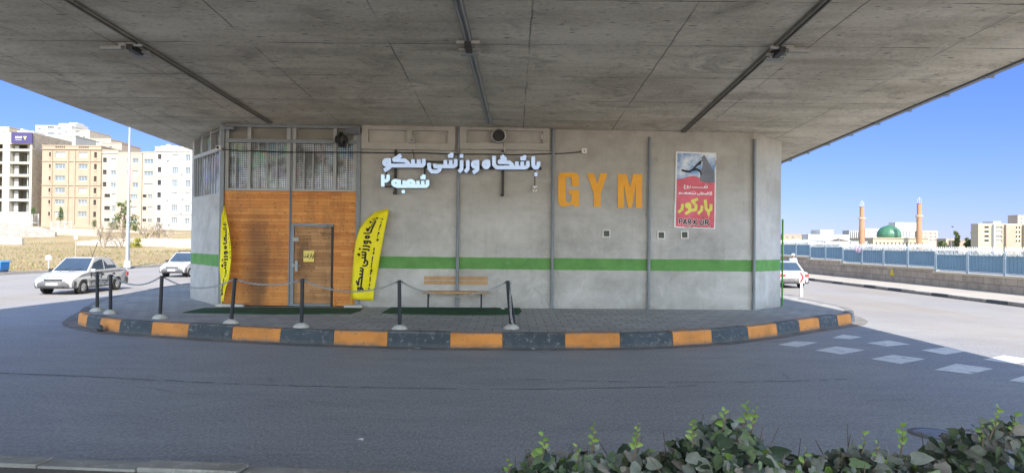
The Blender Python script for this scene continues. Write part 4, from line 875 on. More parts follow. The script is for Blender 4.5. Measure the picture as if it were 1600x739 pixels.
STN = m_stone('grey_rubble_stone', (.30, .28, .25), (.38, .35, .31), (.20, .18, .16), .7, .32); STW = m_stone('pale_block_stone', (.38, .35, .30), (.45, .42, .36), (.28, .25, .21), .9, .42); STY = m_stone('cream_block_stone', (.42, .38, .28), (.47, .43, .33), (.34, .30, .23), 1.6, .8)
STB = m_stone('brown_wall_stone', (.38, .315, .255), (.46, .39, .32), (.25, .21, .175), .75, .36)
def wall_px(name, lab, pts, Y, m, th_=.45, jag=0.0, cat='wall'):
    """a free-standing wall whose top and foot are read along the photo; pts = (u, v_top, v_foot)"""
    b = MB(); P = []
    for u, v0, v1 in pts:
        t_, f_ = dp(u, v0, Y), dp(u, v1, Y); P.append((t_.x, t_.z, f_.z - .8))
    x0 = P[0][0]; Q = []
    for i in range(len(P) - 1):
        n = max(1, int(abs(P[i + 1][0] - P[i][0]) / .8)) if jag else 1
        for k in range(n): t_ = k / n; Q.append(tuple(P[i][j] + (P[i + 1][j] - P[i][j]) * t_ for j in range(3)))
    Q.append(P[-1]); zb = min(q[2] for q in Q)
    o = Vector((x0, Y, zb)); poly = [(q[0] - x0, q[1] - zb + (random.uniform(-jag, jag) if jag else 0)) for q in Q] + [(q[0] - x0, q[2] - zb) for q in reversed(Q)]
    b.prism(poly, lambda a, c, t: (a, t, c), 0, th_)
    return tag(b.build(name, m, loc=o), lab, cat)
wall_px('retaining_wall', 'grey rubble stone retaining wall sloping down below the terrace fence', [(-30, 348, 368), (30, 350, 368), (60, 354, 369), (86, 362, 369.5)], 104, STN, jag=.12)
wall_px('retaining_wall', 'cream block wall behind the thin sign post', [(78, 354.5, 370), (110, 357, 370), (152, 358.5, 370)], 107, STY)
wall_px('stone_heap_wall', 'broken pale rubble wall low on the left field', [(-20, 370, 381), (12, 368, 382), (34, 370, 381)], 88, STW, jag=.2)
wall_px('garden_wall', 'pale stone block wall along the field right of the lamp post', [(118, 377, 385), (160, 374, 392), (215, 373, 392), (262, 372, 392.5)], 90, STW, jag=.06)
wall_px('garden_wall', 'cream panelled garden wall at the gym corner', [(258, 373, 392.5), (310, 374, 393)], 89, STY)
wall_px('garden_wall', 'low tan wall along the terrace beneath the pink apartment block', [(146, 357, 372), (225, 362, 374), (300, 365, 375)], 118, STY)

# ------------------------------------------------------------ apartment blocks
def wall_holes(mb, x0, x1, z0, z1, holes, dep, mi=0, mr=0):
    xs_ = sorted({x0, x1} | {h[0] for h in holes} | {h[1] for h in holes}); zs_ = sorted({z0, z1} | {h[2] for h in holes} | {h[3] for h in holes})
    for i in range(len(xs_) - 1):
        run = None
        for j in range(len(zs_) - 1):
            xa, xb_, za, zb_ = xs_[i], xs_[i + 1], zs_[j], zs_[j + 1]; cx, cz = (xa + xb_) / 2, (za + zb_) / 2
            if any(h[0] < cx < h[1] and h[2] < cz < h[3] for h in holes): continue
            mb.add([(xa, 0, za), (xb_, 0, za), (xb_, 0, zb_), (xa, 0, zb_)], [(0, 1, 2, 3)], mi)
    for a, c, e, g_ in holes:
        mb.add([(a, 0, e), (c, 0, e), (c, 0, g_), (a, 0, g_), (a, dep, e), (c, dep, e), (c, dep, g_), (a, dep, g_)], [(0, 4, 5, 1), (2, 6, 7, 3), (0, 3, 7, 4), (1, 5, 6, 2)], mr)
def block(name, lab, u0, u1, vt, vb, Y, depth, m, wins, dep=.3, cat='apartment block', roof=True, rz=0, back=True, trim=None, bands=()):
    um = (u0 + u1) / 2; o = dp(um, vb, Y); t = thing(name, lab, cat, o, rz)
    k = Y / F
    X = lambda u: (u - um) * k / math.cos(rz); ZZ = lambda v: (vb - v) * k
    holes = [(X(a), X(c), ZZ(f_), ZZ(e)) for a, c, e, f_, kd in wins]
    x0, x1, z1 = X(u0), X(u1), ZZ(vt); b = MB()
    wall_holes(b, x0, x1, -3, z1, holes, dep)
    b.add([(x0, 0, -3), (x1, 0, -3), (x1, depth, -3), (x0, depth, -3), (x0, 0, z1), (x1, 0, z1), (x1, depth, z1), (x0, depth, z1)], [(1, 2, 6, 5), (2, 3, 7, 6), (3, 0, 4, 7), (4, 5, 6, 7)])
    b.build('wall', m, t, fix=False)
    for (a, c, e, f_, kd), h in zip(wins, holes):
        fr = MB(); fw = min(.09, (h[1] - h[0]) * .12); y0, y1 = dep - .10, dep - .02
        if kd == 'o':                                 # open bay or balcony: dark room with a sill
            o_ = MB(); o_.box(h[0], h[1], dep - .03, dep - .002, h[2], h[3]); o_.build('balcony_opening', M['pane_dk'], t)
            r_ = MB(); r_.box(h[0] - .02, h[1] + .02, -.10, -.03, h[2] - .05, h[2] + min(.85, (h[3] - h[2]) * .3)); r_.build('balcony_rail', trim or m, t); continue
        for xa, xb_, za, zb_ in ((h[0], h[1], h[2], h[2] + fw), (h[0], h[1], h[3] - fw, h[3]), (h[0], h[0] + fw, h[2] + fw, h[3] - fw), (h[1] - fw, h[1], h[2] + fw, h[3] - fw)): fr.box(xa + .002, xb_ - .002, y0, y1, za, zb_)
        nm = 2 if (h[1] - h[0]) > 1.5 else (1 if (h[1] - h[0]) > .9 else 0)
        for q in range(nm): xm = h[0] + (h[1] - h[0]) * (q + 1) / (nm + 1); fr.box(xm - fw * .4, xm + fw * .4, y0, y1, h[2] + fw, h[3] - fw)
        w_ = fr.build('window', M['frame_w'], t)
        p_ = MB(); p_.box(h[0] + .004, h[1] - .004, y1 + .003, y1 + .02, h[2] + .004, h[3] - .004); p_.build('pane', M['pane'] if (hash((a, e)) % 4) else M['curtain'], w_)
    for v0, v1, pr in bands:
        bb_ = MB(); bb_.box(x0 - .05, x1 + .05, -pr, -.004, ZZ(v1), ZZ(v0)); bb_.build('cornice', trim or m, t)
    if roof:
        bb_ = MB(); bb_.box(x0 - .1, x1 + .1, -.12, depth + .1, z1 + .003, z1 + .25); bb_.build('roof_edge', trim or m, t)
    return t, X, ZZ
M['curtain'] = pm('curtained_glass', (.30, .31, .32), .25, 0, .7, .25, .6, 4, 0)
BRK = pm('tan_brick_face', (.32, .25, .185), .85, 0, .2, .10, .25, 12, .1); CRM = pm('cream_stone_face', (.385, .34, .27), .85, 0, .2, .08, .25, 10, .1); PNK = pm('pinkish_stone_face', (.36, .29, .235), .85, 0, .2, .08, .3, 10, .1)
WHT = pm('white_stone_face', (.45, .435, .41), .85, 0, .2, .06, .25, 10, .1); FRM = pm('bare_concrete_frame', (.38, .355, .30), .9, 0, .2, .15, .3, 8, .1); HOL = m_stone('raw_block_side', (.30, .25, .19), (.36, .30, .23), (.23, .19, .14), 1.2, .5)
GRY = pm('grey_concrete_face', (.30, .30, .29), .9, 0, .2, .12, .3, 8, .1)
YB = 178
rowsB = [(237.5, 246), (256, 264), (275, 283), (293.5, 301.5), (312, 319.5), (330.5, 338.5)]
wb = []
for e, f_ in rowsB:
    wb += [(84.5, 100, e, f_, 'w'), (121, 135, e, f_, 'w'), (74.5, 77.5, e + 1, f_ + 1.5, 'o'), (145, 149.5, e, f_ + 4, 'o')]
t, X, ZZ = block('apartment_block', 'tan brick apartment block with a ribbed middle strip beside the billboard building', 64, 156, 228.5, 364, YB - .4, 9, BRK, wb, trim=BRK, bands=((232.5, 233.8, .3), (251.5, 252.5, .2), (289, 290, .2), (307.5, 308.5, .2)))
for u0, u1 in ((104.5, 106), (115, 116.5), (79.5, 80.5), (138.5, 139.5)):
    b = MB(); b.box(X(u0), X(u1), -.28, -.004, ZZ(350), ZZ(236)); b.build('pilaster', BRK, t)
for u0, u1 in ((85, 101), (122, 136)):
    for k in range(5): b = MB(); b.box(X(u0 + k * 3.2), X(u0 + k * 3.2 + 1.3), -.14, -.004, ZZ(231), ZZ(228.7)); b.build('parapet_slot', M['pane_dk'], t)
# unfinished frame building with the billboard
rowsA = [(225, 232.5), (236, 252.5), (256, 272), (276, 291), (295.5, 310.5), (314.5, 331)]
wa = [(13.5, 44.5, e, f_, 'x') for e, f_ in rowsA] + [(-22, 2.5, e, f_, 'x') for e, f_ in rowsA]
um = 12; oA = dp(um, 338, YB); tA = thing('concrete_frame_building', 'unfinished concrete frame block with open floors and a dark purple billboard', 'building', oA); k = YB / F
XA = lambda u: (u - um) * k; ZA = lambda v: (338 - v) * k
b = MB(); wall_holes(b, XA(-26), XA(48.5), -3, ZA(207), [(XA(a), XA(c), ZA(f_), ZA(e)) for a, c, e, f_, _ in wa], 5.0); x0, x1 = XA(-26), XA(48.5)
b.add([(x0, 0, ZA(207)), (x1, 0, ZA(207)), (x1, 16, ZA(207)), (x0, 16, ZA(207))], [(0, 1, 2, 3)]); b.build('frame', FRM, tA, fix=False)
MB().box(x0 + .1, x1 - .1, 5.0, 5.2, -3, ZA(208)).build('inner_wall', GRY, tA)
b = MB(); b.add([(x1 + .003, .0, -3), (x1 + .003, 16, -3), (x1 + .003, 16, ZA(207)), (x1 + .003, 0, ZA(207))], [(0, 1, 2, 3)]); b.build('block_side_wall', HOL, tA)
for a, c, e, f_, _ in wa[:6]:
    b = MB(); b.box(XA(a) + .4, XA(a + 9), 1.2, 1.5, ZA(f_), ZA(e) - .3); b.box(XA(c - 7), XA(c - 5.5), .9, 1.3, ZA(f_), ZA(e)); b.build('inner_column', GRY, tA)
MB().box(XA(18), XA(44), 1.5, 6, ZA(206.8), ZA(203)).build('roof_hut', WHT, tA); MB().box(XA(21), XA(25), 2, 4, ZA(202.8), ZA(199)).build('water_tank', M['frame_w'], tA)
bbd = MB().box(XA(17.5), XA(50), -.5, -.2, ZA(224), ZA(207)).build('billboard', pm('billboard_purple', (.045, .035, .12), .5, var=.08, sc=.3), tA)
fb = lambda u, v, t_: (XA(u), t_, ZA(v))
glyphs([[(24, 215.6), (34, 215.6)], [(25, 213.3), (25, 215.6)], [(28, 213), (28, 215.6)], [(31, 213.6), (31, 215.6)], [(33.6, 213), (33.6, 215.6)]], .75, fb, -.5, -.56, cell=.25).build('billboard_lettering', M['frame_w'], bbd)
glyphs([[(24, 218.8), (34, 218.8)]], .3, fb, -.5, -.56, cell=.15).build('billboard_lettering', M['frame_w'], bbd)
b = MB(); b.prism([(36.5, 213.2), (42, 213.2), (39.3, 219)], fb, -.5, -.56); b.build('billboard_logo', pm('billboard_sand', (.5, .45, .2), .5), bbd); b = MB(); b.prism([(38.2, 214), (40.4, 214), (39.3, 216.4)], fb, -.57, -.6); b.build('billboard_logo', bpy.data.materials['billboard_purple'], bbd)
# cream, pink and white blocks
r1 = [(247.5, 255), (266.5, 274), (285.5, 293)]; r2 = [(303, 311), (322, 331), (341, 348)]
wc = []
for e, f_ in r1: wc += [(171.5, 179.5, e, f_, 'w'), (159, 165, e - 1, f_ + 2, 'o')]
for e, f_ in r2: wc += [(162, 171, e, f_, 'o'), (174, 180, e - .5, f_, 'w')]
block('apartment_block', 'narrow cream apartment block with small square windows next to the tan brick one', 157.7, 182.5, 236, 366, YB, 14, CRM, wc, trim=CRM, bands=((239, 240, .2),))
wd = []
for e, f_ in r1: wd += [(197, 200.5, e, f_, 'w'), (205.5, 214.5, e, f_, 'w')]
for e, f_ in r2: wd += [(203, 213.5, e + 1, f_, 'w')]
block('apartment_block', 'pinkish tan apartment block behind the tall lamp post', 182.7, 220, 239.5, 367, YB - .3, 14, PNK, wd, trim=CRM)
we = []
for e, f_ in r1: we += [(223.5, 237.5, e + 1, f_ + .8, 'w')]
for e, f_ in r2: we += [(222, 228, e + 1, f_, 'o'), (230, 237, e + 1, f_, 'w')]
block('apartment_block', 'slim cream apartment strip with wide triple windows left of the white block', 221.2, 240.5, 239, 367, YB, 14, CRM, we, trim=CRM)
wf = []
for e, f_ in [(241, 251.5), (261, 272), (281, 292.5), (300.5, 311.5), (320, 331.5), (340, 350)]: wf += [(244.5, 250.5, e + .5, f_ + 1, 'o'), (267, 276.5, e, f_ - .5, 'w'), (288, 296, e + .5, f_, 'w'), (305, 314, e + .5, f_, 'w')]
t, X, ZZ = block('apartment_block', 'white apartment block with stone bands at the gym\'s left edge', 240.7, 330, 231, 369, YB - 5, 16, WHT, wf, trim=WHT, bands=((236, 237.2, .3), (255.5, 256.5, .2), (275.5, 276.5, .2), (295, 296, .2), (315, 316, .2), (334.5, 335.5, .2)))
b = MB(); b.box(X(243), X(270), 2, 8, ZZ(230.6), ZZ(226.5)); b.build('roof_hut', WHT, t); b = MB(); b.box(X(248), X(255), 3, 6, ZZ(226.4), ZZ(223)); b.build('water_tank', GRY, t)
for q, (u, v) in enumerate(((259, 247), (281, 268), (259, 309), (281, 329), (300, 289), (262, 347), (283, 307))):
    MB().box(X(u), X(u + 3.4), -.55, -.01, ZZ(v + 4), ZZ(v)).build('air_conditioner', M['frame_w'], t)
for u in (278, 291): MB().tube([(X(u), 4, ZZ(231)), (X(u), 4, ZZ(227))], .8, 10).build('water_tank', GRY, t)
# blocks up the hill behind
YH = 300
wg = [(58, 64, 200, 203.5, 'w'), (73, 84, 197.5, 202, 'w'), (89.5, 95, 199, 203, 'w'), (74, 84, 207, 211, 'w'), (89.5, 95, 208, 211, 'w'), (100, 105, 205, 207, 'w')]
t, X, ZZ = block('hill_block', 'white stepped block high on the hill behind the billboard building', 55, 111, 197, 228, YH, 16, WHT, wg)
b = MB(); b.box(X(84), X(111), 3, 12, ZZ(196.7), ZZ(191)); b.box(X(96), X(109), 5, 10, ZZ(190.9), ZZ(188.5)); b.build('upper_storey', WHT, t)
block('hill_block', 'cream lower wing stepping down right of the white hill block', 111.2, 140, 204, 232, YH, 16, CRM, [(117, 124, 203.5 + 1, 208, 'w'), (116, 124, 212, 216, 'w'), (129, 133, 213, 216, 'w')])
block('hill_block', 'tan roof storey peeping between the hill block and the lamp post', 139, 173, 217.5, 240, 262, 14, CRM, [(150, 155, 221, 224, 'w'), (160, 164, 222, 225, 'w')])
block('hill_block', 'brown flat roof behind the pinkish apartment block', 160, 190, 224.5, 244, 235, 12, PNK, [(170, 175, 229, 232, 'w')])
block('hill_block', 'raw grey concrete shell on the slope behind the tan brick block', 60, 118, 213, 240, 245, 12, GRY, [(66, 76, 216, 220, 'o'), (82, 92, 217, 221, 'o')])
block('hill_block', 'pale block at the far left edge above the frame building', -20, 14, 199, 225, 280, 14, CRM, [(2, 8, 206, 209, 'w')])

# terrace fences
def mesh_fence(lab, u0, u1, v0, v1, Y, n):
    o = dp(u0, v1, Y); t = thing('mesh_fence', lab, 'fence', o); k = Y / F; w_ = (u1 - u0) * k; h_ = (v1 - v0) * k
    for i in range(n + 1): x = w_ * i / n; MB().box(x - .05, x + .05, -.05, .05, -.6, h_ + .05).build('post', M['frame_w'], t)
    for i in range(n):
        b = MB(); xa, xb_ = w_ * i / n + .06, w_ * (i + 1) / n - .06; b.box(xa, xb_, -.03, .03, h_ - .08, h_); b.box(xa, xb_, -.03, .03, .1, .18)
        q = xa + .1
        while q < xb_: b.box(q, q + .03, -.01, .01, .18, h_ - .08); q += .22
        b.build('panel', M['galv'], t, fix=False)
mesh_fence('white posted mesh fence on the terrace below the billboard building', -8, 60, 334, 349, 112, 7)
mesh_fence('low grey mesh fence on the terrace below the tan brick block', 80, 112, 346, 356, 110, 3)

# ------------------------------------------------------------ trees and shrubs on the left
def leaf_cloud(mb, c, rad, n, size, rg, mi=(0,), flat=.8):
    c = Vector(c)
    for _ in range(n):
        d = Vector((rg.gauss(0, 1), rg.gauss(0, 1), rg.gauss(0, 1))).normalized() * rg.random() ** .45
        p = c + Vector((d.x * rad[0], d.y * rad[1], d.z * rad[2])); a = Vector((rg.gauss(0, 1), rg.gauss(0, 1), rg.gauss(0, .7))).normalized(); q = a.orthogonal().normalized(); q = Matrix.Rotation(rg.random() * 6.28, 3, a) @ q
        s_ = size * rg.uniform(.6, 1.3); mb.add([p, p + a * s_ * .5 + q * s_ * .3, p + a * s_, p + a * s_ * .5 - q * s_ * .3], [(0, 1, 2, 3)], rg.choice(mi))
def branches(mb, p, d, l_, r_, lev, rg, spread=.55, tips=None):
    p = Vector(p); d = Vector(d).normalized(); pts = [p]; n = 4; cur = d
    for k in range(n): cur = (cur + Vector((rg.gauss(0, .10), rg.gauss(0, .10), rg.gauss(.03, .08)))).normalized(); pts.append(pts[-1] + cur * l_ / n)
    mb.tube(pts, [r_ * (1 - .5 * k / n) for k in range(n + 1)], 5 if lev > 1 else 3, 0, True, False)
    if tips is not None and lev <= 1: tips.append(pts[-1])
    if lev == 0: return
    for k in range(rg.randint(3, 4)):
        q = pts[rg.randint(2, n)]; nd = (cur + Vector((rg.gauss(0, spread), rg.gauss(0, spread), rg.gauss(.15, spread * .6)))).normalized()
        branches(mb, q, nd, l_ * rg.uniform(.55, .78), r_ * .5, lev - 1, rg, spread, tips)
BARK = pm('grey_brown_bark', (.16, .12, .09), .9, 0, .1, .3, 3, 30, .5); TWIG = pm('pale_dry_twig', (.36, .29, .23), .9, 0, .1, .2, 3); 
PINE = [m_leaf('pine_needle_dark', (.07, .10, .03), (.10, .135, .045), .7), m_leaf('pine_needle_olive', (.15, .17, .05), (.21, .21, .07), .7)]
YEL = [m_leaf('yellow_green_leaf', (.28, .26, .03), (.42, .36, .04), .6), m_leaf('olive_leaf', (.14, .16, .03), (.20, .21, .05), .6)]
rg = random.Random(11)
Yp = 97; base = dp(192, 366, Yp); k = Yp / F
t = thing('pine_tree', 'olive green pine with open crown left of the tall lamp post', 'pine tree', base)
b = MB(); b.tube([(0, 0, -1), (.1, 0, 2), (.35, 0, 4)], [.2, .15, .06], 8)
lv = MB()
for u, v, r_ in ((176, 352, .55), (181, 345, .7), (186, 338, .7), (190, 330, .75), (196, 322, .65), (197, 315, .35), (199, 331, .6), (205, 340, .7), (210, 350, .65), (184, 354, .6), (194, 346, .7), (202, 354, .6), (190, 320, .45), (211, 357, .4)):
    q = ((u - 192) * k, rg.uniform(-.8, .8), (366 - v) * k); b.tube([(.1, 0, max(1, q[2] - .9)), q], [.05, .02], 4); leaf_cloud(lv, q, (r_, r_, r_ * .8), 120, .26, rg, (0, 0, 1))
b.build('trunk', BARK, t); lv.build('crown', PINE, t, fix=False)
for u, v, h_, lab, Y, n in ((160, 390, 4.2, 'bare leafless bush between the tan wall and the lamp post', 86, 5), (188, 390, 3.4, 'small bare bush at the foot of the pine', 87, 4), (228, 378, 3.6, 'spreading bare shrub before the white apartment block', 100, 5), (246, 377, 3.4, 'leafless shrub right of the yellow bush', 101, 5), (268, 376, 2.6, 'low bare shrub near the gym\'s left edge', 102, 4)):
    o = dp(u, v, Y); t = thing('bare_shrub', lab, 'shrub', o); b = MB()
    for q in range(n): a_ = rg.uniform(0, 6.28); branches(b, (rg.uniform(-.3, .3), rg.uniform(-.3, .3), -.3), (math.cos(a_) * .7, math.sin(a_) * .5, 1), h_ * .5, .085, 3, rg, .5)
    b.build('stem', TWIG, t, fix=False)
for u, v, w_, h_, lab, Y in ((211, 391, 8.5, 22, 'round yellow green bush right of the lamp post foot', 88), (234, 373, 7.5, 12, 'yellow green bush in front of the cream apartment strip', 103)):
    o = dp(u, v, Y); k = Y / F; t = thing('evergreen_shrub', lab, 'shrub', o); b = MB(); b.tube([(0, 0, -.5), (0, 0, h_ * k * .6)], .05, 5); b.build('stem', BARK, t)
    b = MB()
    for q in range(9): leaf_cloud(b, (rg.uniform(-.7, .7) * w_ * k, rg.uniform(-.5, .5), rg.uniform(.25, .8) * h_ * k), (w_ * k * .42,) * 3, 150, .16, rg, (0, 0, 1))
    b.build('foliage', YEL, t, fix=False)
o = dp(95, 345, 112); t = thing('conifer', 'small dark conical conifer before the tan brick block', 'conifer', o); k = 112 / F; MB().tube([(0, 0, -.5), (0, 0, 1.4)], .06, 5).build('trunk', BARK, t); b = MB()
for q in range(7): leaf_cloud(b, (0, 0, .3 + q * .28), (.62 * (1 - q / 8), .62 * (1 - q / 8), .2), 90, .2, rg, (0,))
b.build('crown', PINE, t, fix=False)
for u, v, lab in ((147, 356, 'thin dark cypress by the terrace fence'), (52, 336, 'dark shrub on the terrace under the frame building')):
    o = dp(u, v, 110); t = thing('cypress' if u > 100 else 'evergreen_shrub', lab, 'tree', o); MB().tube([(0, 0, -.5), (0, 0, .9)], .05, 5).build('stem', BARK, t); b = MB()
    for q in range(4): leaf_cloud(b, (0, 0, .3 + q * .25), (.35, .35, .25), 70, .18, rg, (0,))
    b.build('foliage', PINE, t, fix=False)

# posts, lamp, bin on the left
o = gp(199, 418, .1); t = thing('street_lamp', 'tall pale grey street lamp post at the field kerb', 'street lamp', o); h_ = dp(203, 186, o.y) - o
MB().tube([(0, 0, -.2), h_ * .25, h_], [.17, .13, .06], 12).build('post', M['galv'], t); b = MB(); b.tube([(0, 0, 0), (0, 0, .5)], [.26, .22], 12); b.build('base_collar', M['conc_lt'], t)
b = MB(); b.tube([h_, h_ + Vector((.6, -.6, .25)), h_ + Vector((1.2, -1.2, .3))], .05, 8); b.obox(h_ + Vector((1.4, -1.4, .28)), (.35, -.35, 0), (.12, .12, 0), (0, 0, .06)); b.build('lamp_arm', M['galv'], t)
o = dp(118, 402, 60); o.z = th(o.x, 60); t = thing('sign_post', 'thin post with a narrow white plate on the dry field', 'post', o); k = 60 / F; MB().tube([(0, 0, -.2), (.03, 0, 42 * k)], .05, 6).build('post', TWIG, t); b = MB(); b.box(-.1, .18, -.08, -.055, 28 * k, 40 * k); b.build('plate', M['white_pl'], t)
o = dp(142, 403, 58); o.z = th(o.x, 58); tag(MB().tube([(0, 0, -.2), (.55, 0, 1.3)], .04, 5).build('leaning_stake', BARK, loc=o), 'short dark stake leaning over the dry field', 'stake')
o = dp(76, 419, 44); o.z = th(o.x, o.y); t = thing('marker_sign', 'small pale round plate on a short stake by the field kerb', 'sign', o); MB().tube([(0, 0, -.1), (0, 0, .75)], .03, 6).build('post', M['white_pl'], t); b = MB(); b.lathe((0, 0, 0), [(.2, 0), (.2, .03), (0, .031)], 14); b.v = [(x, -z - .035, y + .8) for x, y, z in b.v]; b.build('plate', M['white_pl'], t)
o = gp(2, 426, .1); t = thing('waste_bin', 'blue steel waste container at the left picture edge', 'waste bin', o); BL = pm('blue_bin_paint', (.03, .16, .42), .5, 0, .4, .12, 2); k = o.y / F; w_, h_ = 8 * k, 19 * k
b = MB(); b.prism([(-w_ * .9, .12), (w_ * .6, .12), (w_ * .78, h_ * .82), (-w_, h_ * .82)], lambda x, z, t_: (x, t_, z), -.35, .35); b.build('body', BL, t, bevel=.03)
b = MB(); b.prism([(-w_ * 1.02, h_ * .825), (w_ * .84, h_ * .825), (w_ * .75, h_), (-w_ * .9, h_)], lambda x, z, t_: (x, t_, z), -.4, .4); b.build('lid', pm('pale_blue_lid', (.10, .28, .55), .5), t, bevel=.03)
for x in (-w_ * .7, w_ * .45): b = MB(); b.tube([(x, -.3, .08), (x, .3, .08)], .08, 10); b.build('castor', M['tyre'], t)

# ------------------------------------------------------------ cars (own axes: +x is the car's nose, z up)
def car(name, lab, loc, rz, L_=3.93, W_=1.6, H_=1.45, wbase=2.34, estate=False, rear=False):
    t = thing(name, lab, 'car', loc, rz); hw = W_ / 2; xf, xr_ = L_ / 2, -L_ / 2; af = wbase / 2 + .12; ar = af - wbase; wr = .28; arch = .335; belt = .88 * H_ / 1.45
    def archp(cx): return [(cx + arch * math.cos(a), .28 + arch * math.sin(a)) for a in [math.pi * (k / 10) for k in range(11)]]
    hood = belt - .06; deck = belt + (.02 if not estate else .0)
    up = [(xr_ + .02, .33), (xr_, .5), (xr_ + .02, .72), (xr_ + .08, deck - .02), (xr_ + .18, deck)]
    topl = up + ([(xr_ + .62, deck + .02)] if not estate else [(xr_ + .4, deck + .01)]) + [(af - .35, belt + .01), (af + .1, hood), (xf - .22, hood - .13), (xf - .06, hood - .2), (xf - .0, .50), (xf - .03, .33)]
    bot = [(xf - .1, .24)] + [(x, z) for x, z in archp(af) if z > .25] + [(af - arch - .02, .22), (ar + arch + .02, .22)] + [(x, z) for x, z in archp(ar) if z > .25] + [(xr_ + .1, .25)]
    poly = topl + bot
    def bodyfn(x, z, y):
        k = 1 - .10 * max(0, (abs(x) - L_ / 2 + .55) / .55) ** 2; k *= 1 - .045 * abs(z - .55) / .4 if z > .55 else 1 - .05 * (.55 - z) / .35
        return (x, y * k, z)
    b = MB(); n = len(poly); secs = [-hw, -hw * .93, -hw * .5, 0, hw * .5, hw * .93, hw]; V = []
    for y in secs:
        e_ = abs(y) / hw; dz = -.018 if e_ > .99 else 0
        for x, z in poly: p = bodyfn(x, z, y); V.append((p[0] * (1 - (.012 if e_ > .99 else 0)) - (0), p[1], p[2] + (dz - .02 * e_ ** 2 if z > .6 else 0)))
    fs = [(i * n + k, i * n + (k + 1) % n, (i + 1) * n + (k + 1) % n, (i + 1) * n + k) for i in range(6) for k in range(n)]
    b.add(V, fs, 0, True); b.add(V[:n], [tuple(range(n))], 0); b.add(V[-n:], [tuple(range(n))[::-1]], 0)
    # greenhouse
    rl = H_; a0 = (af - .33, belt - .01); a1 = (af - .98, rl - .03); r0 = ((xr_ + .62) if not estate else (xr_ + .10), deck); r1 = ((xr_ + 1.12) if not estate else (xr_ + .32), rl - .06); yb, yt = hw * .93, hw * .74
    rm = ((a1[0] + r1[0]) / 2, rl)
    side = lambda s_: [Vector((a0[0], s_ * yb, a0[1])), Vector((a1[0], s_ * yt, a1[1])), Vector((rm[0], s_ * yt, rm[1] - .015)), Vector((r1[0], s_ * yt, r1[1])), Vector((r0[0], s_ * yb, r0[1]))]
    A_, B_ = side(1), side(-1); b.add(A_ + B_, [(0, 1, 2, 3, 4), (9, 8, 7, 6, 5), (0, 5, 6, 1), (1, 6, 7, 2), (2, 7, 8, 3), (3, 8, 9, 4)], 0)
    body = b.build('body', M['carpaint'], t, bevel=.02)
    def quad(name_, pts, m_, off=.006, par=None):
        n_ = (pts[1] - pts[0]).cross(pts[2] - pts[0]).normalized(); c_ = sum(pts, Vector()) / len(pts)
        if n_.dot(c_ - Vector((0, 0, .9))) < 0: n_ = -n_
        b_ = MB(); a_ = [p + n_ * off for p in pts]; q_ = [p - n_ * .01 for p in pts]; m__ = len(pts); b_.add(a_ + q_, [tuple(range(m__)), tuple(range(2 * m__ - 1, m__ - 1, -1))] + [(i, (i + 1) % m__, (i + 1) % m__ + m__, i + m__) for i in range(m__)]); return b_.build(name_, m_, par or t)
    lerp = lambda p, q, f_: p + (q - p) * f_
    def inset(P, f_): c_ = sum(P, Vector()) / len(P); return [lerp(p, c_, f_) for p in P]
    quad('windshield', inset([A_[0], A_[1], B_[1], B_[0]], .09), M['glass']); quad('rear_window', inset([A_[3], A_[4], B_[4], B_[3]], .13), M['glass'])
    for P in (A_, B_):
        f_a, f_b = lerp(P[0], P[1], .90), lerp(P[0], P[1], .12); mid_t = lerp(lerp(P[1], P[3], .46), lerp(P[0], P[4], .46), .08); mid_b = lerp(lerp(P[0], P[4], .48), lerp(P[1], P[3], .48), .12)
        sh = Vector((-.05, 0, 0)); quad('side_window', [f_b + Vector((-.12, 0, 0)), f_a + Vector((-.07, 0, -.03)), mid_t + Vector((.02, 0, 0)), mid_b + Vector((.03, 0, 0))], M['glass'])
        r_t = lerp(P[3], P[4], .10); r_b = lerp(P[4], P[3], .16); quad('side_window', [mid_b - Vector((.05, 0, 0)), mid_t - Vector((.05, 0, 0)), r_t + Vector((.09, 0, -.01)), r_b + Vector((.20, 0, 0))], M['glass'])
    for s_ in (1, -1):
        xm = a0[0] - .16; b_ = MB(); b_.obox((xm, s_ * (hw + .06), belt + .04), (.03, s_ * .01, 0), (0, .09, 0), (0, 0, .06)); b_.build('door_mirror', M['carpaint'] if s_ > 0 else M['dark'], t, bevel=.015)
        for xh in (a0[0] - .95, a0[0] - 1.75 if not estate else a0[0] - 1.8): b_ = MB(); b_.box(xh - .08, xh + .08, s_ * hw * .955 - .012, s_ * hw * .955 + .022, belt - .16, belt - .12); b_.build('door_handle', M['dark'], t)
        b_ = MB(); b_.box(ar + arch + .02, af - arch - .02, s_ * hw * .985 - .012, s_ * hw * .985 + .018, .46, .52); b_.build('side_moulding', M['carplastic'], t)
        for cx in (af, ar):
            c_ = (cx, s_ * (hw - .10), .28); b_ = MB(); pr_ = [(.17, -.085), (.26, -.09), (.28, -.06), (.28, .06), (.26, .09), (.17, .085)]
            n_ = 24; vs_ = [(cx + r_ * math.cos(6.2832 * q / n_), c_[1] + y_, .28 + r_ * math.sin(6.2832 * q / n_)) for r_, y_ in pr_ for q in range(n_)]
            b_.add(vs_, [(i * n_ + q, i * n_ + (q + 1) % n_, ((i + 1) % 6) * n_ + (q + 1) % n_, ((i + 1) % 6) * n_ + q) for i in range(6) for q in range(n_)], 0, True); wh = b_.build('wheel', M['tyre'], t)
            b_ = MB(); pr_ = [(.172, .06), (.165, .082), (.13, .07), (.05, .085), (.0, .085)]; vs_ = [(cx + r_ * math.cos(6.2832 * q / n_), c_[1] + s_ * y_, .28 + r_ * math.sin(6.2832 * q / n_)) for r_, y_ in pr_ for q in range(n_)]
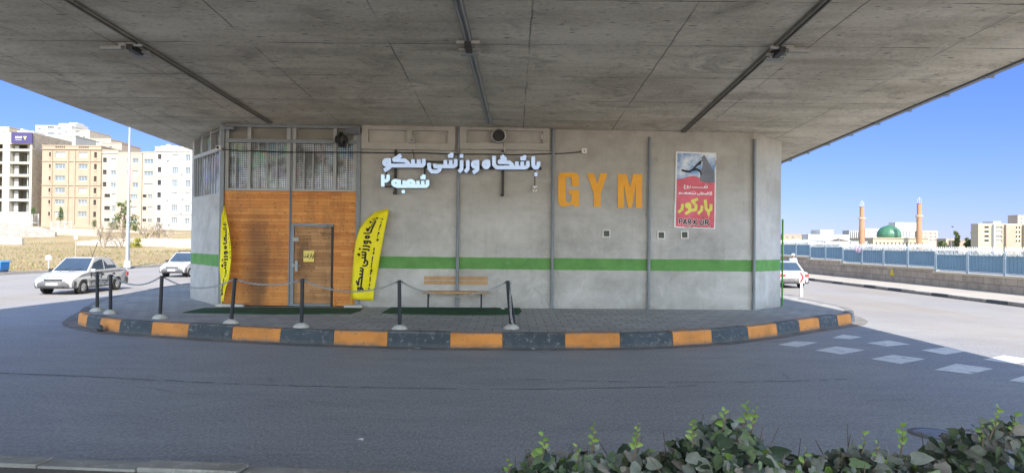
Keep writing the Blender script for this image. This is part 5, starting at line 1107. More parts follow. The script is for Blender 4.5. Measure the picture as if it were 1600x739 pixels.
            b_.add(vs_, [(i * n_ + q, i * n_ + (q + 1) % n_, (i + 1) * n_ + (q + 1) % n_, (i + 1) * n_ + q) for i in range(4) for q in range(n_)], 0, True)
            for q in range(5): a_ = q * 1.2566; b_.obox((cx + .1 * math.cos(a_), c_[1] + s_ * .078, .28 + .1 * math.sin(a_)), (.05 * math.cos(a_), 0, .05 * math.sin(a_)), (-.022 * math.sin(a_), 0, .022 * math.cos(a_)), (0, .012, 0))
            b_.build('rim', M['hub'], wh)
            b_ = MB(); vs_ = [(cx + r_ * math.cos(6.2832 * q / 20), y_, .28 + r_ * math.sin(6.2832 * q / 20)) for r_, y_ in ((.33, s_ * (hw - .2)), (.0, s_ * (hw - .2))) for q in range(20)]; b_.add(vs_, [(q, (q + 1) % 20, 20 + (q + 1) % 20, 20 + q) for q in range(20)]); b_.build('wheel_well', M['dark'], t)
    for s_ in (1, -1):                                # shut lines of doors, pillars' black trim and sills
        for xg in (af - arch - .16, (af + ar) / 2 - .02):
            b_ = MB(); b_.box(xg - .008, xg + .008, s_ * hw * .97 - .02, s_ * hw * .97 + .016, .36, belt - .03); b_.build('door_gap', M['dark'], t)
        b_ = MB(); b_.box(ar + arch + .02, af - arch - .02, s_ * hw * .93 - .02, s_ * hw * .93 + .03, .22, .30); b_.build('sill', M['carplastic'], t)
    b_ = MB()
    for y_ in (-.28, .22): b_.tube([(a0[0] + .06, y_ - .2, belt + .015), (a0[0] - .12, y_ + .22, belt + .12)], .012, 5)
    b_.build('wiper', M['dark'], t)
    b_ = MB(); b_.tube([(a1[0] - .2, .4, H_ - .03), (a1[0] + .25, .55, H_ + .45)], .006, 4); b_.build('aerial', M['dark'], t)
    b_ = MB(); b_.box(xf - .20, xf - .19, -hw * .82, hw * .82, hood - .125, hood - .118); b_.build('bonnet_gap', M['dark'], t)
    def bumper(x0, sg_):
        b_ = MB(); P = []
        for q in range(9): y = -hw * .97 + 2 * hw * .97 * q / 8; x = x0 - sg_ * .13 * abs(q / 4 - 1) ** 3; P.append((x, y))
        vs_ = []
        for x, y in P: vs_ += [(x - sg_ * .10, y, .24), (x + sg_ * .01, y, .26), (x + sg_ * .055, y, .36), (x + sg_ * .055, y, .46), (x + sg_ * .02, y, .53), (x - sg_ * .10, y, .535)]
        b_.add(vs_, [(i * 6 + k, i * 6 + k + 1, (i + 1) * 6 + k + 1, (i + 1) * 6 + k) for i in range(8) for k in range(5)], 0, True); b_.add(vs_[:6], [tuple(range(6))]); b_.add(vs_[-6:], [tuple(range(6))]); return b_.build('bumper', M['carplastic'], t)
    bf, brr = bumper(xf, 1), bumper(xr_, -1)
    b_ = MB(); b_.box(xf + .05, xf + .068, -.22, .22, .375, .465); b_.build('number_plate', M['white_pl'], t); b_ = MB(); b_.box(xr_ - .075, xr_ - .05, -.26, .26, .37, .475) if rear is False else b_.box(xr_ - .012, xr_ + .02, -.26, .26, .60, .71); b_.build('number_plate', M['white_pl'], t)
    b_ = MB(); b_.box(xf + .02, xf + .062, -.45, .45, .28, .325); b_.build('air_intake', M['dark'], t)
    zl = hood - .26
    for s_ in (1, -1):
        b_ = MB(); b_.add([(xf - .045, s_ * .36, zl - .055), (xf - .155, s_ * hw * .90, zl - .05), (xf - .15, s_ * hw * .90, zl + .075), (xf - .065, s_ * .36, zl + .065), (xf - .2, s_ * .36, zl - .055), (xf - .3, s_ * hw * .90, zl - .05), (xf - .3, s_ * hw * .9, zl + .06), (xf - .2, s_ * .36, zl + .05)],
                           [(0, 1, 2, 3), (4, 7, 6, 5), (0, 4, 5, 1), (3, 2, 6, 7), (0, 3, 7, 4), (1, 5, 6, 2)]); hl = b_.build('headlight', M['lamp'], t, bevel=.008); hl.location.x = .05
        b_ = MB(); b_.box(xr_ - .012, xr_ + .12, s_ * (.40 if rear else .46), s_ * hw * .93, .60, .76); b_.build('tail_light', M['red_lamp'], t, bevel=.01)
    b_ = MB()
    for q in range(3): b_.box(xf - .06, xf - .0, -.35, .35, zl - .05 + q * .04, zl - .03 + q * .04)
    b_.build('grille', M['dark'], t)
    if estate:
        for s_ in (1, -1):
            b_ = MB(); b_.tube([(a1[0] - .1, s_ * .48, H_ + .06), (r1[0] + .2, s_ * .48, H_ + .06)], .02, 6); [b_.tube([(x_, s_ * .48, H_ - .03), (x_, s_ * .48, H_ + .06)], .018, 6) for x_ in (a1[0] - .2, r1[0] + .3)]; b_.build('roof_rail', M['dark'], t)
    return t
car('parked_car', 'dusty white saloon car with grey bumpers facing the camera on the left road', Vector((-17.85, 28.55, 0)), R(-90))
car('parked_car', 'white estate car with roof rails half hidden by the gym corner', Vector((gp(271, 433, 0).x, 41.9, 0)), R(-90), estate=True)
pr_ = gp(1243, 451, 0); car('moving_car', 'white saloon car seen from behind beyond the right corner', Vector((pr_.x + .05, pr_.y + 2.4, 0)), R(88), L_=4.4, W_=1.7, H_=1.41, wbase=2.67, rear=True)

# ------------------------------------------------------------ right side: chevron sign, person, fence
o = gp(1252, 463, 0); t = thing('chevron_sign', 'white delineator post with a red chevron plate by the right car', 'traffic sign', o); k = o.y / F
b = MB(); b.prism([(-.06, -.02), (.06, -.02), (.04, 24 * k), (-.04, 24 * k)], lambda x, z, t_: (x, t_, z), -.03, .03); b.build('post', M['white_pl'], t)
hw = 4.2 * k; b = MB(); b.box(-hw, hw, -.055, -.032, 21 * k, 38 * k); b.build('plate', pm('sign_white', (.72, .70, .68), .45), t)
b = MB(); b.prism([(-hw * .9, 37 * k), (-hw * .1, 37 * k), (hw * .8, 29.5 * k), (-hw * .1, 22 * k), (-hw * .9, 22 * k), (hw * .0, 29.5 * k)], lambda x, z, t_: (x, t_, z), -.056, -.066); b.build('chevron', M['sign_red'], t)
# person on the far pavement
o = dp(1239, 425, 43.5); o.z = 0.0
t = thing('person', 'person in a pale blue jacket and white cap behind the right car', 'person', o, R(160))
def skin(name, pts, edges, rad, m_, par, sub=2):
    me = bpy.data.meshes.new(name); me.from_pydata(pts, edges, []); ob = bpy.data.objects.new(name, me); COL.objects.link(ob); ob.parent = par
    md = ob.modifiers.new('skin', 'SKIN'); md.use_smooth_shade = True
    for i, r_ in enumerate(rad): me.skin_vertices[0].data[i].radius = r_ if hasattr(r_, '__len__') else (r_, r_)
    me.skin_vertices[0].data[0].use_root = True
    sd_ = ob.modifiers.new('sub', 'SUBSURF'); sd_.levels = sub; sd_.render_levels = sub; me.materials.append(m_); return ob
SKN = pm('skin_tone', (.45, .27, .19), .6, var=.05)
pts = [(0, 0, .93), (0, 0, 1.12), (0, 0, 1.32), (0, 0, 1.44), (0, .02, 1.50), (.01, .03, 1.60), (0, .03, 1.68),
       (.17, 0, 1.38), (.22, -.02, 1.12), (.20, .14, .92), (.20, .18, .84), (-.17, 0, 1.38), (-.22, -.04, 1.12), (-.20, .08, .90), (-.20, .12, .82),
       (.09, 0, .88), (.11, .08, .50), (.11, -.06, .10), (.11, .08, .04), (-.09, 0, .88), (-.10, -.02, .50), (-.10, -.18, .12), (-.10, -.06, .05)]
ed = [(0, 1), (1, 2), (2, 3), (3, 4), (4, 5), (5, 6), (2, 7), (7, 8), (8, 9), (9, 10), (2, 11), (11, 12), (12, 13), (13, 14), (0, 15), (15, 16), (16, 17), (17, 18), (0, 19), (19, 20), (20, 21), (21, 22)]
rad = [(.15, .11), (.15, .11), (.17, .12), (.06, .06), (.05, .05), (.085, .1), (.07, .09), .06, .045, .035, .04, .06, .045, .035, .04, .09, .06, .042, .04, .09, .06, .042, .04]
skin('body', pts, ed, rad, SKN, t)
jk = [(0, 0, .86), (0, 0, 1.12), (0, 0, 1.34), (0, .01, 1.43), (.18, 0, 1.385), (.225, -.02, 1.12), (.205, .13, .94), (-.18, 0, 1.385), (-.225, -.04, 1.12), (-.205, .07, .92)]
skin('jacket', jk, [(0, 1), (1, 2), (2, 3), (2, 4), (4, 5), (5, 6), (2, 7), (7, 8), (8, 9)], [(.19, .14), (.175, .135), (.19, .14), (.075, .07), .078, .06, .055, .078, .06, .055], pm('pale_blue_jacket', (.42, .52, .62), .8), t)
tr = [(0, 0, .92), (.09, 0, .86), (.11, .08, .50), (.11, -.06, .13), (-.09, 0, .86), (-.10, -.02, .50), (-.10, -.18, .15)]
skin('trousers', tr, [(0, 1), (1, 2), (2, 3), (0, 4), (4, 5), (5, 6)], [(.165, .125), .105, .078, .062, .105, .078, .062], pm('dark_trousers', (.05, .055, .07), .8), t)
b = MB(); b.lathe((0, .03, 1.62), [(.118, 0), (.118, .05), (.09, .10), (.0, .12)], 14); b.add([(-.09, .12, 1.63), (.09, .12, 1.63), (.06, .24, 1.61), (-.06, .24, 1.61)], [(0, 1, 2, 3)]); b.build('cap', M['white_pl'], t)
for s_ in (.035, -.035): b = MB(); b.lathe((s_, .128, 1.60), [(.012, -.008), (.012, .008), (0, .01)], 8); b.build('eye', M['dark'], t)
b = MB(); b.obox((0, .135, 1.575), (.014, 0, 0), (0, .022, 0), (0, 0, .02)); b.build('nose', SKN, t)

# wall, kerb, path and blue fence along the right road
XW = 1067 * 0 + gp(1565, 462, 0).x; Yq = [1067 * XW / (u - 800) for u in (1241, 1261, 1286, 1313, 1343, 1376, 1413, 1456.5, 1506.4, 1564.7)]
SPN = (Yq[0] - Yq[-1]) / 9; YS = [Yq[-1] + SPN * (9 - i) for i in range(-12, 14)]        # far to near
XK = gp(1565, 476, 0).x
b = MB(); y = 6.0
while y < 150:
    h = .15 + random.uniform(-.012, .012); b.box(XK, XK + .22, y + .006, y + 1.19, -.02, h, 0 if int(y / 1.2) % 3 else 1); y += 1.2
b.build('far_kerb', [M['kgrey'], M['kblack']], bevel=.012, kind='structure')
MB().add([(XK + .21, 5, .14), (XW + .1, 5, .14), (XW + .1, 150, .14), (XK + .21, 150, .14)], [(0, 1, 2, 3)]).build('sidewalk', pm('pale_paving', (.40, .36, .31), .9, 0, .2, .15, .5, 20, .3, dirt=((.28, .25, .22), .5)), kind='structure')
def ctop(i):                                         # coping steps up with distance
    j = i - 12; return (.80 if j >= 7 else .96 if j >= 3 else 1.12 if j >= 1 else 1.28 if j >= -3 else 1.44 if j >= -7 else 1.6)
wl_ = MB(); cp_ = MB()
for i in range(len(YS) - 1):
    wl_.box(0, .35, YS[i + 1] + .002, YS[i] - .002, 0, ctop(i) - .10); cp_.box(-.05, .40, YS[i + 1] + .003, YS[i] - .003, ctop(i) - .098, ctop(i))
t = thing('boundary_wall', 'low brown stone boundary wall stepped under the blue fence', 'wall', (XW, 0, .13))
for o_, n_, m_ in ((wl_, 'masonry', STB), (cp_, 'coping', pm('cream_coping', (.55, .49, .38), .8, 0, .2, .1, 1))): o_.build(n_, m_, t)
t = thing('boundary_fence', 'blue corrugated fence with white spiked arches along the right road', 'fence', (XW + .17, 0, .13))
BLU = pm('blue_sheet_paint', (.17, .285, .385), .5, 0, .4, .12, .6, 12, .1, dirt=((.24, .36, .45), .4)); PST = pm('pale_blue_steel', (.36, .45, .52), .5, 0, .4, .08, 2); SPK = pm('white_spike_paint', (.74, .74, .72), .5)
b = MB()
for k in range(40):                                    # one corrugated sheet, shared by every bay
    y0, y1 = k / 40, (k + 1) / 40; x0, x1 = .018 * math.sin(k * 1.57), .018 * math.sin((k + 1) * 1.57)
    b.add([(x0, .07 + (SPN - .14) * y0, .10), (x1, .07 + (SPN - .14) * y1, .10), (x1, .07 + (SPN - .14) * y1, .94), (x0, .07 + (SPN - .14) * y0, .94)], [(0, 1, 2, 3)])
panel0 = b.build('panel', BLU, t, fix=False)
b = MB(); R_ = .16; y0, y1 = .06, SPN - .06; zt_ = 1.16
ar_ = [(0, y0, .02), (0, y0, zt_ - R_)] + [(0, y0 + R_ - R_ * math.cos(a), zt_ - R_ + R_ * math.sin(a)) for a in (.4, .8, 1.2, 1.57)] + [(0, y1 - R_ + R_ * math.sin(a), zt_ - R_ + R_ * math.cos(a)) for a in (0, .4, .8, 1.2, 1.57)] + [(0, y1, .02)]
b.tube([(x - .03, y, z) for x, y, z in ar_], .022, 6); b.tube([(-.03, y0, .06), (-.03, y1, .06)], .018, 6); b.tube([(-.03, y0, .95), (-.03, y1, .95)], .018, 6)
q = y0 + .1
while q < y1 - .05: b.tube([(-.03, q, .02), (-.03, q, .12)], .008, 4); b.tube([(-.03, q, .95), (-.03, q, zt_)], .008, 4); q += .11
arch0 = b.build('panel_frame', PST, t, fix=False)
b = MB(); q = y0 + .06; z_ = 0
while q < y1 - .02:
    for zz in (.90, zt_ - .05): b.tube([(-.06, q, zz), (-.09 - .03 * (z_ % 2), q + random.uniform(-.04, .04), zz + .22)], [.022, .006], 4)
    q += .085; z_ += 1
spk0 = b.build('spike_row', SPK, t, fix=False)
b = MB(); b.box(-.045, .045, -.045, .045, 0, 1.05); b.tube([(0, 0, 1.05), (0, 0, 1.09)], [.05, .02], 6); post0 = b.build('post', PST, t, bevel=.006)
for i in range(len(YS) - 1):
    for src, dy in ((panel0, YS[i + 1]), (arch0, YS[i + 1]), (spk0, YS[i + 1]), (post0, YS[i])):
        if i == 0: c_ = src
        else: c_ = src.copy(); COL.objects.link(c_); c_.parent = t
        c_.location = (0, dy, ctop(i) + .003)
o = Vector((XW - .3, 1067 * XW / (1338 - 800) , .14)); t = thing('plastic_bag', 'pale lilac plastic bag caught on the fence top', 'bag', dp(1340, 389, 1067 * XW / 540 - .2)); b = MB(); leaf_cloud(b, (0, -.1, 0), (.18, .12, .2), 60, .2, rg, (0,)); b.build('film', pm('lilac_plastic', (.62, .52, .62), .4), t, fix=False)
o = Vector((XW - .006, 1067 * XW / (1394 - 800), .13 + .35)); b = MB(); b.prism([(-.25, 0), (.25, .05), (.12, .28), (0, .5), (-.13, .3)], lambda y, z, t_: (t_, y, z), 0, -.004); tag(b.build('paint_mark', pm('yellow_spray', (.65, .52, .05), .7), loc=o), 'small yellow triangular paint mark on the brown wall', 'paint mark')

# ------------------------------------------------------------ town beyond the fence
YM = 265
SND = pm('sand_stone_face', (.36, .305, .215), .85, 0, .2, .08, .3, 8, .1); MIN = pm('minaret_brick', (.34, .19, .105), .8, 0, .2, .12, .6, 8, .2); DOM = pm('green_dome_tile', (.045, .135, .075), .45, 0, .5, .15, .6, 8, .1)
mo = thing('mosque', 'sand coloured mosque hall with ribbed green dome', 'mosque', dp(1392, 392, YM)); k = YM / F
xm = lambda u: (u - 1392) * k; zm = lambda v: (392 - v) * k
hol = [(xm(u), xm(u + 2.6), zm(385), zm(379)) for u in range(1368, 1446, 6)]
b = MB(); wall_holes(b, xm(1364), xm(1450), -4, zm(371.5), hol, .5); b.add([(xm(1364), 0, zm(371.5)), (xm(1450), 0, zm(371.5)), (xm(1450), 22, zm(371.5)), (xm(1364), 22, zm(371.5))], [(0, 1, 2, 3)]); b.add([(xm(1364), 0, -4), (xm(1364), 22, -4), (xm(1364), 22, zm(371.5)), (xm(1364), 0, zm(371.5))], [(0, 1, 2, 3)]); b.build('wall', SND, mo, fix=False)
for h in hol: MB().box(h[0], h[1], .45, .49, h[2], h[3]).build('window', M['pane_dk'], mo)
b = MB(); b.box(xm(1335), xm(1364) - .05, 3, 18, -4, zm(377)); b.build('side_hall', GRY, mo); MB().box(xm(1364) - .2, xm(1450) + .2, -.3, -.01, zm(372.5), zm(371.2)).build('cornice', SND, mo)
b = MB(); dq_ = dp(1389, 372.5, YM + 9) - mo.location; R0 = 17 * (YM + 9) / F; pf = [(R0 * .92, 0), (R0 * .99, .6), (R0 * 1.0, 1.3)] + [(R0 * math.cos(a) ** .9, 1.3 + (20.5 * k - 1.3) * math.sin(a) ** 1.05) for a in [.15 * q for q in range(1, 10)]] + [(.06, 22 * k), (.03, 24.5 * k)]
n_ = 48; vs_ = [(dq_.x + r_ * (1 + (.02 if q % 4 == 0 else 0)) * math.cos(6.2832 * q / n_), 9 + r_ * (1 + (.02 if q % 4 == 0 else 0)) * math.sin(6.2832 * q / n_), dq_.z + z) for r_, z in pf for q in range(n_)]
b.add(vs_, [(i * n_ + q, i * n_ + (q + 1) % n_, (i + 1) * n_ + (q + 1) % n_, (i + 1) * n_ + q) for i in range(len(pf) - 1) for q in range(n_)], 0, True); b.build('dome', DOM, mo)
for u, vt, vb, tp, lab in ((1346.5, 323, 374, 313, 'brown brick minaret left of the green dome'), (1436, 318, 371, 308, 'brown brick minaret right of the green dome')):
    o = dp(u, 390, YM - 6); t = thing('minaret', lab, 'minaret', o, 0, 'minarets of the mosque'); k2 = (YM - 6) / F; zz = lambda v: (390 - v) * k2; r_ = 3.7 * k2; zbk = 342 if u < 1400 else 338.5
    n_ = 12; MB().lathe((0, 0, 0), [(r_ * 1.12, -3), (r_ * 1.1, zz(vb)), (r_ * 1.0, zz(zbk + 2))], n_, sm=False).build('shaft', MIN, t); MB().lathe((0, 0, 0), [(r_ * 1.0, zz(zbk + 2)), (r_ * 1.45, zz(zbk)), (r_ * 1.45, zz(zbk - 2)), (r_ * .9, zz(zbk - 2.1))], n_, sm=False).build('balcony', pm('minaret_trim', (.50, .36, .24), .8), t)
    MB().lathe((0, 0, 0), [(r_ * .88, zz(zbk - 2)), (r_ * .88, zz(vt + 1.5)), (r_ * 1.02, zz(vt))], n_, sm=False).build('upper_shaft', MIN, t)
    b = MB()
    for q in range(6): a_ = q * 1.047; b.tube([(r_ * .8 * math.cos(a_), r_ * .8 * math.sin(a_), zz(vt)), (r_ * .8 * math.cos(a_), r_ * .8 * math.sin(a_), zz(vt - 6.5)), (0, 0, zz(vt - 9))], .06, 4)
    b.tube([(0, 0, zz(vt - 9)), (0, 0, zz(tp))], .05, 4); b.build('lantern', M['frame_w'], t)
def bl(lab, u0, u1, vt, Y, m, rows, cols, ww, wh, depth=14, kd='w', vb=392, trim=None):
    depth = min(depth, 6)
    wins = [(c_, c_ + ww, r_, r_ + wh, kd) for r_ in rows for c_ in cols]; return block('town_building', lab, u0, u1, vt, vb, Y, depth, m, wins, cat='building', trim=trim)
bl('distant tan apartment block just right of the gym corner', 1222, 1259, 366.5, 320, BRK, (370, 375), (1228, 1237, 1246, 1254), 3.4, 2.4)
bl('plain cream yard building in front of the distant tan block', 1218, 1257, 377, 240, SND, (380,), (1226, 1240), 3, 2)
t, X, ZZ = bl('cream flat roofed building with a small roof house left of the mosque', 1263, 1327, 367.5, 255, WHT, (377.5, 383), (1272, 1277, 1282, 1287), 3.6, 1.8)
MB().box(X(1285), X(1306), 2, 10, ZZ(367.2), ZZ(359)).build('roof_hut', WHT, t); MB().box(X(1286), X(1291), 1.7, 1.99, ZZ(367.2), ZZ(360)).build('roof_hut_door', GRY, t)
o = dp(1310, 391, 235); t = thing('market_shed', 'low pitched pale metal shed roof on posts left of the mosque', 'shed', o); k = 235 / F; b = MB(); b.prism([(-20 * k, 14.5 * k), (0, 20 * k), (20 * k, 15 * k), (20 * k, 14 * k), (0, 18.6 * k), (-20 * k, 13.5 * k)], lambda x, z, t_: (x, t_, z), 0, 14); b.build('roof', pm('pale_sheet_roof', (.50, .49, .46), .5), t)
for q in range(6): MB().tube([((-18 + q * 7.2) * k, .2, -3), ((-18 + q * 7.2) * k, .2, 14 * k)], .12, 6).build('post', GRY, t)
MB().box(-19 * k, 19 * k, 8, 8.2, -3, 13 * k).build('back_wall', pm('shed_brown', (.22, .15, .11), .9), t)
t, X, ZZ = bl('grey ribbed tower block behind the left minaret', 1326.5, 1344, 361, 300, GRY, (), (), 1, 1)
for u in (1329, 1332, 1335, 1338, 1341): MB().box(X(u), X(u + 1.2), -.6, -.01, 0, ZZ(362)).build('rib', pm('pale_rib', (.45, .43, .42), .8), t)
bl('long white building between left minaret and dome', 1352, 1378, 358, 320, WHT, (362, 367), (1355, 1361, 1367), 3, 2)
t, X, ZZ = bl('big plain white block between dome and right minaret', 1399, 1434, 348.5, 330, WHT, (), (), 1, 1)
for u in (1411, 1416, 1421, 1426): MB().box(X(u), X(u + .9), -.3, -.01, ZZ(370), ZZ(360)).build('slit_window', GRY, t)
bl('pinkish apartment block right of the right minaret', 1441, 1465, 361.5, 310, PNK, (364, 369, 374), (1444, 1452, 1459), 3.4, 2.4, trim=WHT)
bl('low cream houses between the mosque and the right apartments', 1478, 1501, 374, 270, SND, (378, 384), (1482, 1490), 3, 2); bl('low brown brick house right of the cypress', 1498, 1530, 377, 262, BRK, (381,), (1504, 1514), 3, 2)
wr = []
for e in (354, 361, 368, 375): wr += [(1538, 1545, e, e + 4.6, 'o'), (1554.5, 1566, e, e + 4.4, 'w'), (1587, 1589.4, e, e + 4.6, 'o'), (1591.6, 1594, e, e + 4.6, 'o')]
t, X, ZZ = block('town_building', 'tan apartment block with balconies at the right picture edge', 1528.5, 1640, 351, 390, 215, 3.5, SND, wr, cat='building', trim=WHT)
for u0, u1, m_ in ((1550, 1552.5, WHT), (1569, 1583, BRK), (1597, 1612, BRK)): MB().box(X(u0), X(u1), -.9, -.01, -3, ZZ(351.2)).build('projecting_bay', m_, t)
MB().box(X(1559), X(1571), 2, 7, ZZ(350.3), ZZ(345.8)).build('roof_hut', WHT, t)
bl('grey brown tower rising behind the right apartments', 1590, 1640, 337, 300, PNK, (341, 347), (1594, 1600), 2.6, 2.4)
for u, vb_, w_, h_, lab, nm in ((1521, 386, 6, 24, 'dark bare crowned tree left of the tan apartments', 'broadleaf_tree'), (1514, 388, 5, 15, 'lower dark tree beside the tan apartments', 'broadleaf_tree'), (1495.5, 388, 2.2, 26, 'slim dark cypress beyond the fence', 'cypress'), (1472, 390, 5, 12, 'small rounded dark green tree right of the mosque', 'broadleaf_tree')):
    Y = 225; o = dp(u, vb_, Y); k = Y / F; t = thing(nm, lab, 'tree', o); MB().tube([(0, 0, -2), (0, 0, h_ * k * .5)], .2, 6).build('trunk', BARK, t); b = MB()
    for q in range(12): f_ = q / 11; leaf_cloud(b, (rg.uniform(-.5, .5) * w_ * k, rg.uniform(-1, 1), (.15 + .8 * f_) * h_ * k), (w_ * k * (.55 - .3 * f_),) * 2 + (h_ * k * .12,), 80, .55, rg, (0, 0, 1))
    b.build('crown', PINE, t, fix=False)
o = dp(1486, 388, 240); t = thing('flag_mast', 'thin tall mast with a small flag beyond the fence', 'mast', o); k = 240 / F; MB().tube([(0, 0, -2), (0, 0, 35 * k)], .09, 6).build('pole', GRY, t); b = MB(); b.add([(0, 0, 35 * k), (.9, 0, 34 * k), (.8, .1, 32.6 * k), (0, 0, 33 * k)], [(0, 1, 2, 3)]); b.build('flag', M['dark'], t, fix=False)
for u, v0, lab in ((1297, 366, 'thin lamp mast in front of the cream flat roofed building'), (1311, 372, 'pale lamp mast in front of the market shed')):
    o = dp(u, 392, 200); t = tag(MB().tube([(0, 0, -2), (0, 0, (392 - v0) * 200 / F)], .09, 6).build('lamp_mast', GRY, loc=o), lab, 'mast')

# ------------------------------------------------------------ ivy in the foreground
IV = [m_leaf('ivy_dusty', (.16, .18, .15), (.27, .285, .24), .55), m_leaf('ivy_dark', (.025, .042, .025), (.055, .085, .05), .4), m_leaf('ivy_mid', (.10, .15, .075), (.16, .22, .11), .45), m_leaf('ivy_brown', (.19, .17, .145), (.27, .25, .215), .6), m_leaf('ivy_young', (.10, .19, .035), (.22, .32, .06), .45)]
LEAF = [(0, 0), (.26, -.10), (.50, .12), (.36, .36), (.30, .62), (.0, 1.0), (-.30, .62), (-.36, .36), (-.50, .12), (-.26, -.10)]
LEAF2 = [(0, 0), (.30, -.06), (.44, .20), (.36, .52), (.16, .82), (0, 1.0), (-.16, .82), (-.36, .52), (-.44, .20), (-.30, -.06)]
def ivy_leaf(mb, p, stem, nrm, s_, mi, rg):
    y = stem.normalized(); z = (nrm - y * nrm.dot(y)); z = z.normalized() if z.length > 1e-4 else y.orthogonal().normalized(); x = y.cross(z)
    fold = rg.uniform(.10, .35); curl = rg.uniform(-.05, .35); sh = LEAF if rg.random() < .55 else LEAF2; wv = rg.uniform(.6, 1.0)
    V = [p + (x * a * wv + y * c_ - z * (fold * abs(a) + curl * c_ * c_ * .5) + z * rg.uniform(-.03, .03)) * s_ for a, c_ in sh] + [p + (y * .45 - z * curl * .1) * s_]
    n = len(sh); mb.add(V, [(i, (i + 1) % n, n) for i in range(n)], mi, True)
def prof(tab, u): return float(np.interp(u, [a for a, _ in tab], [c_ for _, c_ in tab]))
YI = 2.95
TOPS = [(780, 738), (792, 724), (806, 733), (822, 716), (840, 702), (858, 690), (868, 697), (885, 702), (905, 704), (922, 690), (935, 682), (950, 697), (970, 701), (985, 696), (1010, 692), (1030, 703), (1050, 705), (1065, 700), (1076, 680), (1090, 668), (1105, 662), (1120, 655), (1135, 650), (1150, 650), (1165, 652), (1178, 664), (1190, 676), (1200, 684), (1212, 700), (1225, 712), (1240, 710), (1262, 703), (1282, 701), (1300, 698), (1320, 697), (1335, 690), (1350, 688), (1368, 696), (1385, 700), (1398, 694), (1412, 690), (1430, 697), (1447, 703), (1465, 710), (1485, 714), (1500, 705), (1515, 692), (1530, 680), (1545, 668), (1558, 658), (1570, 655), (1585, 660), (1600, 655), (1640, 650)]
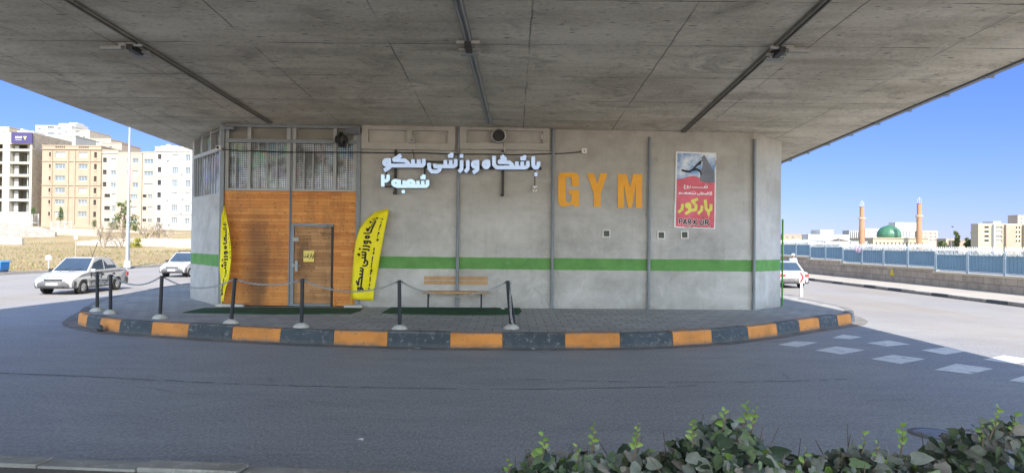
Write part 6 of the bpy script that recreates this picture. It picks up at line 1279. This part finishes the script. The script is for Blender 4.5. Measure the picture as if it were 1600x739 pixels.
def ivy(u0, u1, lab, dens, seed, shoots):
    rg = random.Random(seed); c_ = dp((u0 + u1) / 2, 739, YI); t = thing('ivy_bush', lab, 'ivy', (c_.x, c_.y, .13)); fo = MB(); st = MB(); O = Vector((c_.x, c_.y, .13))
    k = YI / F
    for _ in range(int((u1 - u0) * dens)):
        u = rg.uniform(u0 - 6, u1 + 6); vt = prof(TOPS, u) + (10 if prof(TOPS, u) > 688 else 3) + 10 * mnoise.noise(Vector((u * .045, seed, 0))) + 5 * mnoise.noise(Vector((u * .15, seed, 4))); dy = rg.uniform(-.55, .75)
        crown = 1 - min(1, abs(dy) / .85) ** 2 * .55
        ztop = dp(u, vt, YI).z; zfull = .2 + (ztop - .2) * crown; zz = zfull - abs(rg.gauss(0, .04)) - (rg.random() ** 1.6) * .40
        x = dp(u, 700, YI).x * (YI + dy) / YI if False else dp(u, 700, YI).x + rg.gauss(0, .015)
        p = Vector((x, YI + dy, zz)) - O
        out = Vector((rg.gauss(0, .5), -.55 + dy * .3 + rg.gauss(0, .35), rg.uniform(-.9, .15))); nr = Vector((rg.gauss(0, .45), -.65 + rg.gauss(0, .4), .75 + rg.gauss(0, .3)))
        mi = rg.choices((0, 1, 2, 3, 4), (34, 30, 22, 9, 5))[0]
        ivy_leaf(fo, p, out, nr, rg.uniform(.025, .045) if rg.random() < .35 else rg.uniform(.045, .088), mi, rg)
    # deeper growth down to the soil
    for _ in range(int((u1 - u0) * 2.2)):
        u = rg.uniform(u0, u1); vt = prof(TOPS, u); ztop = dp(u, vt, YI).z; x = dp(u, 700, YI).x; dy = rg.choice((-1, 1)) * rg.uniform(.45, .75); zz = rg.uniform(.15, max(.3, ztop - .4))
        ivy_leaf(fo, Vector((x, YI + dy, zz)) - O, Vector((rg.gauss(0, .5), dy, -.8)), Vector((0, dy, .5)), rg.uniform(.05, .09), rg.choice((0, 1, 1, 2)), rg)
    fo.build('foliage', IV, t, fix=False)
    for _ in range(int((u1 - u0) * .13)):
        u = rg.uniform(u0, u1); x = dp(u, 700, YI).x; ztop = dp(u, prof(TOPS, u), YI).z; y = YI + rg.uniform(-.3, .4)
        p0 = Vector((x + rg.gauss(0, .05), y, .1)); p1 = Vector((x + rg.gauss(0, .07), y + rg.gauss(0, .05), .6 * ztop)); p2 = Vector((x + rg.gauss(0, .14), y + rg.gauss(0, .06), ztop - rg.uniform(.03, .16))); st.tube([p0 - O, p1 - O, p2 - O], [.006, .004, .0018], 5, 0, True, False)
    st.build('stems', BARK, t, fix=False)
    for (us, v0, v1, lean) in shoots:
        a, c2 = dp(us, v0 + 18, YI - .05), dp(us + lean, v1, YI - .08); b = MB(); b.tube([a - O, a.lerp(c2, .5) + Vector((.008, 0, 0)) - O, c2 - O], [.004, .003, .0012], 5, 1); n_ = max(3, int((v0 - v1) / 6) + 2)
        for q in range(n_):
            p = a.lerp(c2, .35 + .65 * q / (n_ - 1)); sd_ = 1 if q % 2 else -1
            ivy_leaf(b, p - O, Vector((sd_ * rg.uniform(.4, .9), rg.gauss(-.3, .2), rg.uniform(-.1, .6))), Vector((rg.gauss(0, .3), -.8, .5)), rg.uniform(.018, .042) * (1 - .35 * q / n_), 0, rg)
        b.build('young_shoot', [IV[4], BARK], t, fix=False)
ivy(786, 892, 'low ivy clump at the left end of the foreground hedge', 9.5, 1, [(847, 700, 678, 2), (768 + 25, 726, 716, 2)])
ivy(892, 1060, 'low ivy clump with two bright upright shoots in the foreground', 9.5, 2, [(925, 690, 662, 2), (990, 700, 661, 6), (903, 706, 696, -2)])
ivy(1060, 1226, 'tall ivy mound in the middle of the foreground hedge', 12, 3, [(1082, 680, 656, -1), (1128, 655, 637, 4), (1160, 652, 628, 7), (1172, 662, 636, 8)])
ivy(1226, 1478, 'long low ivy stretch right of the tall foreground mound', 8.5, 4, [(1347, 690, 676, 2), (1407, 694, 666, 1), (1366, 700, 690, 5), (1254, 708, 700, 6)])
ivy(1478, 1625, 'tall ivy mound at the right corner of the picture', 12, 5, [(1546, 668, 634, 14), (1578, 660, 648, 8), (1535, 680, 664, -3)])
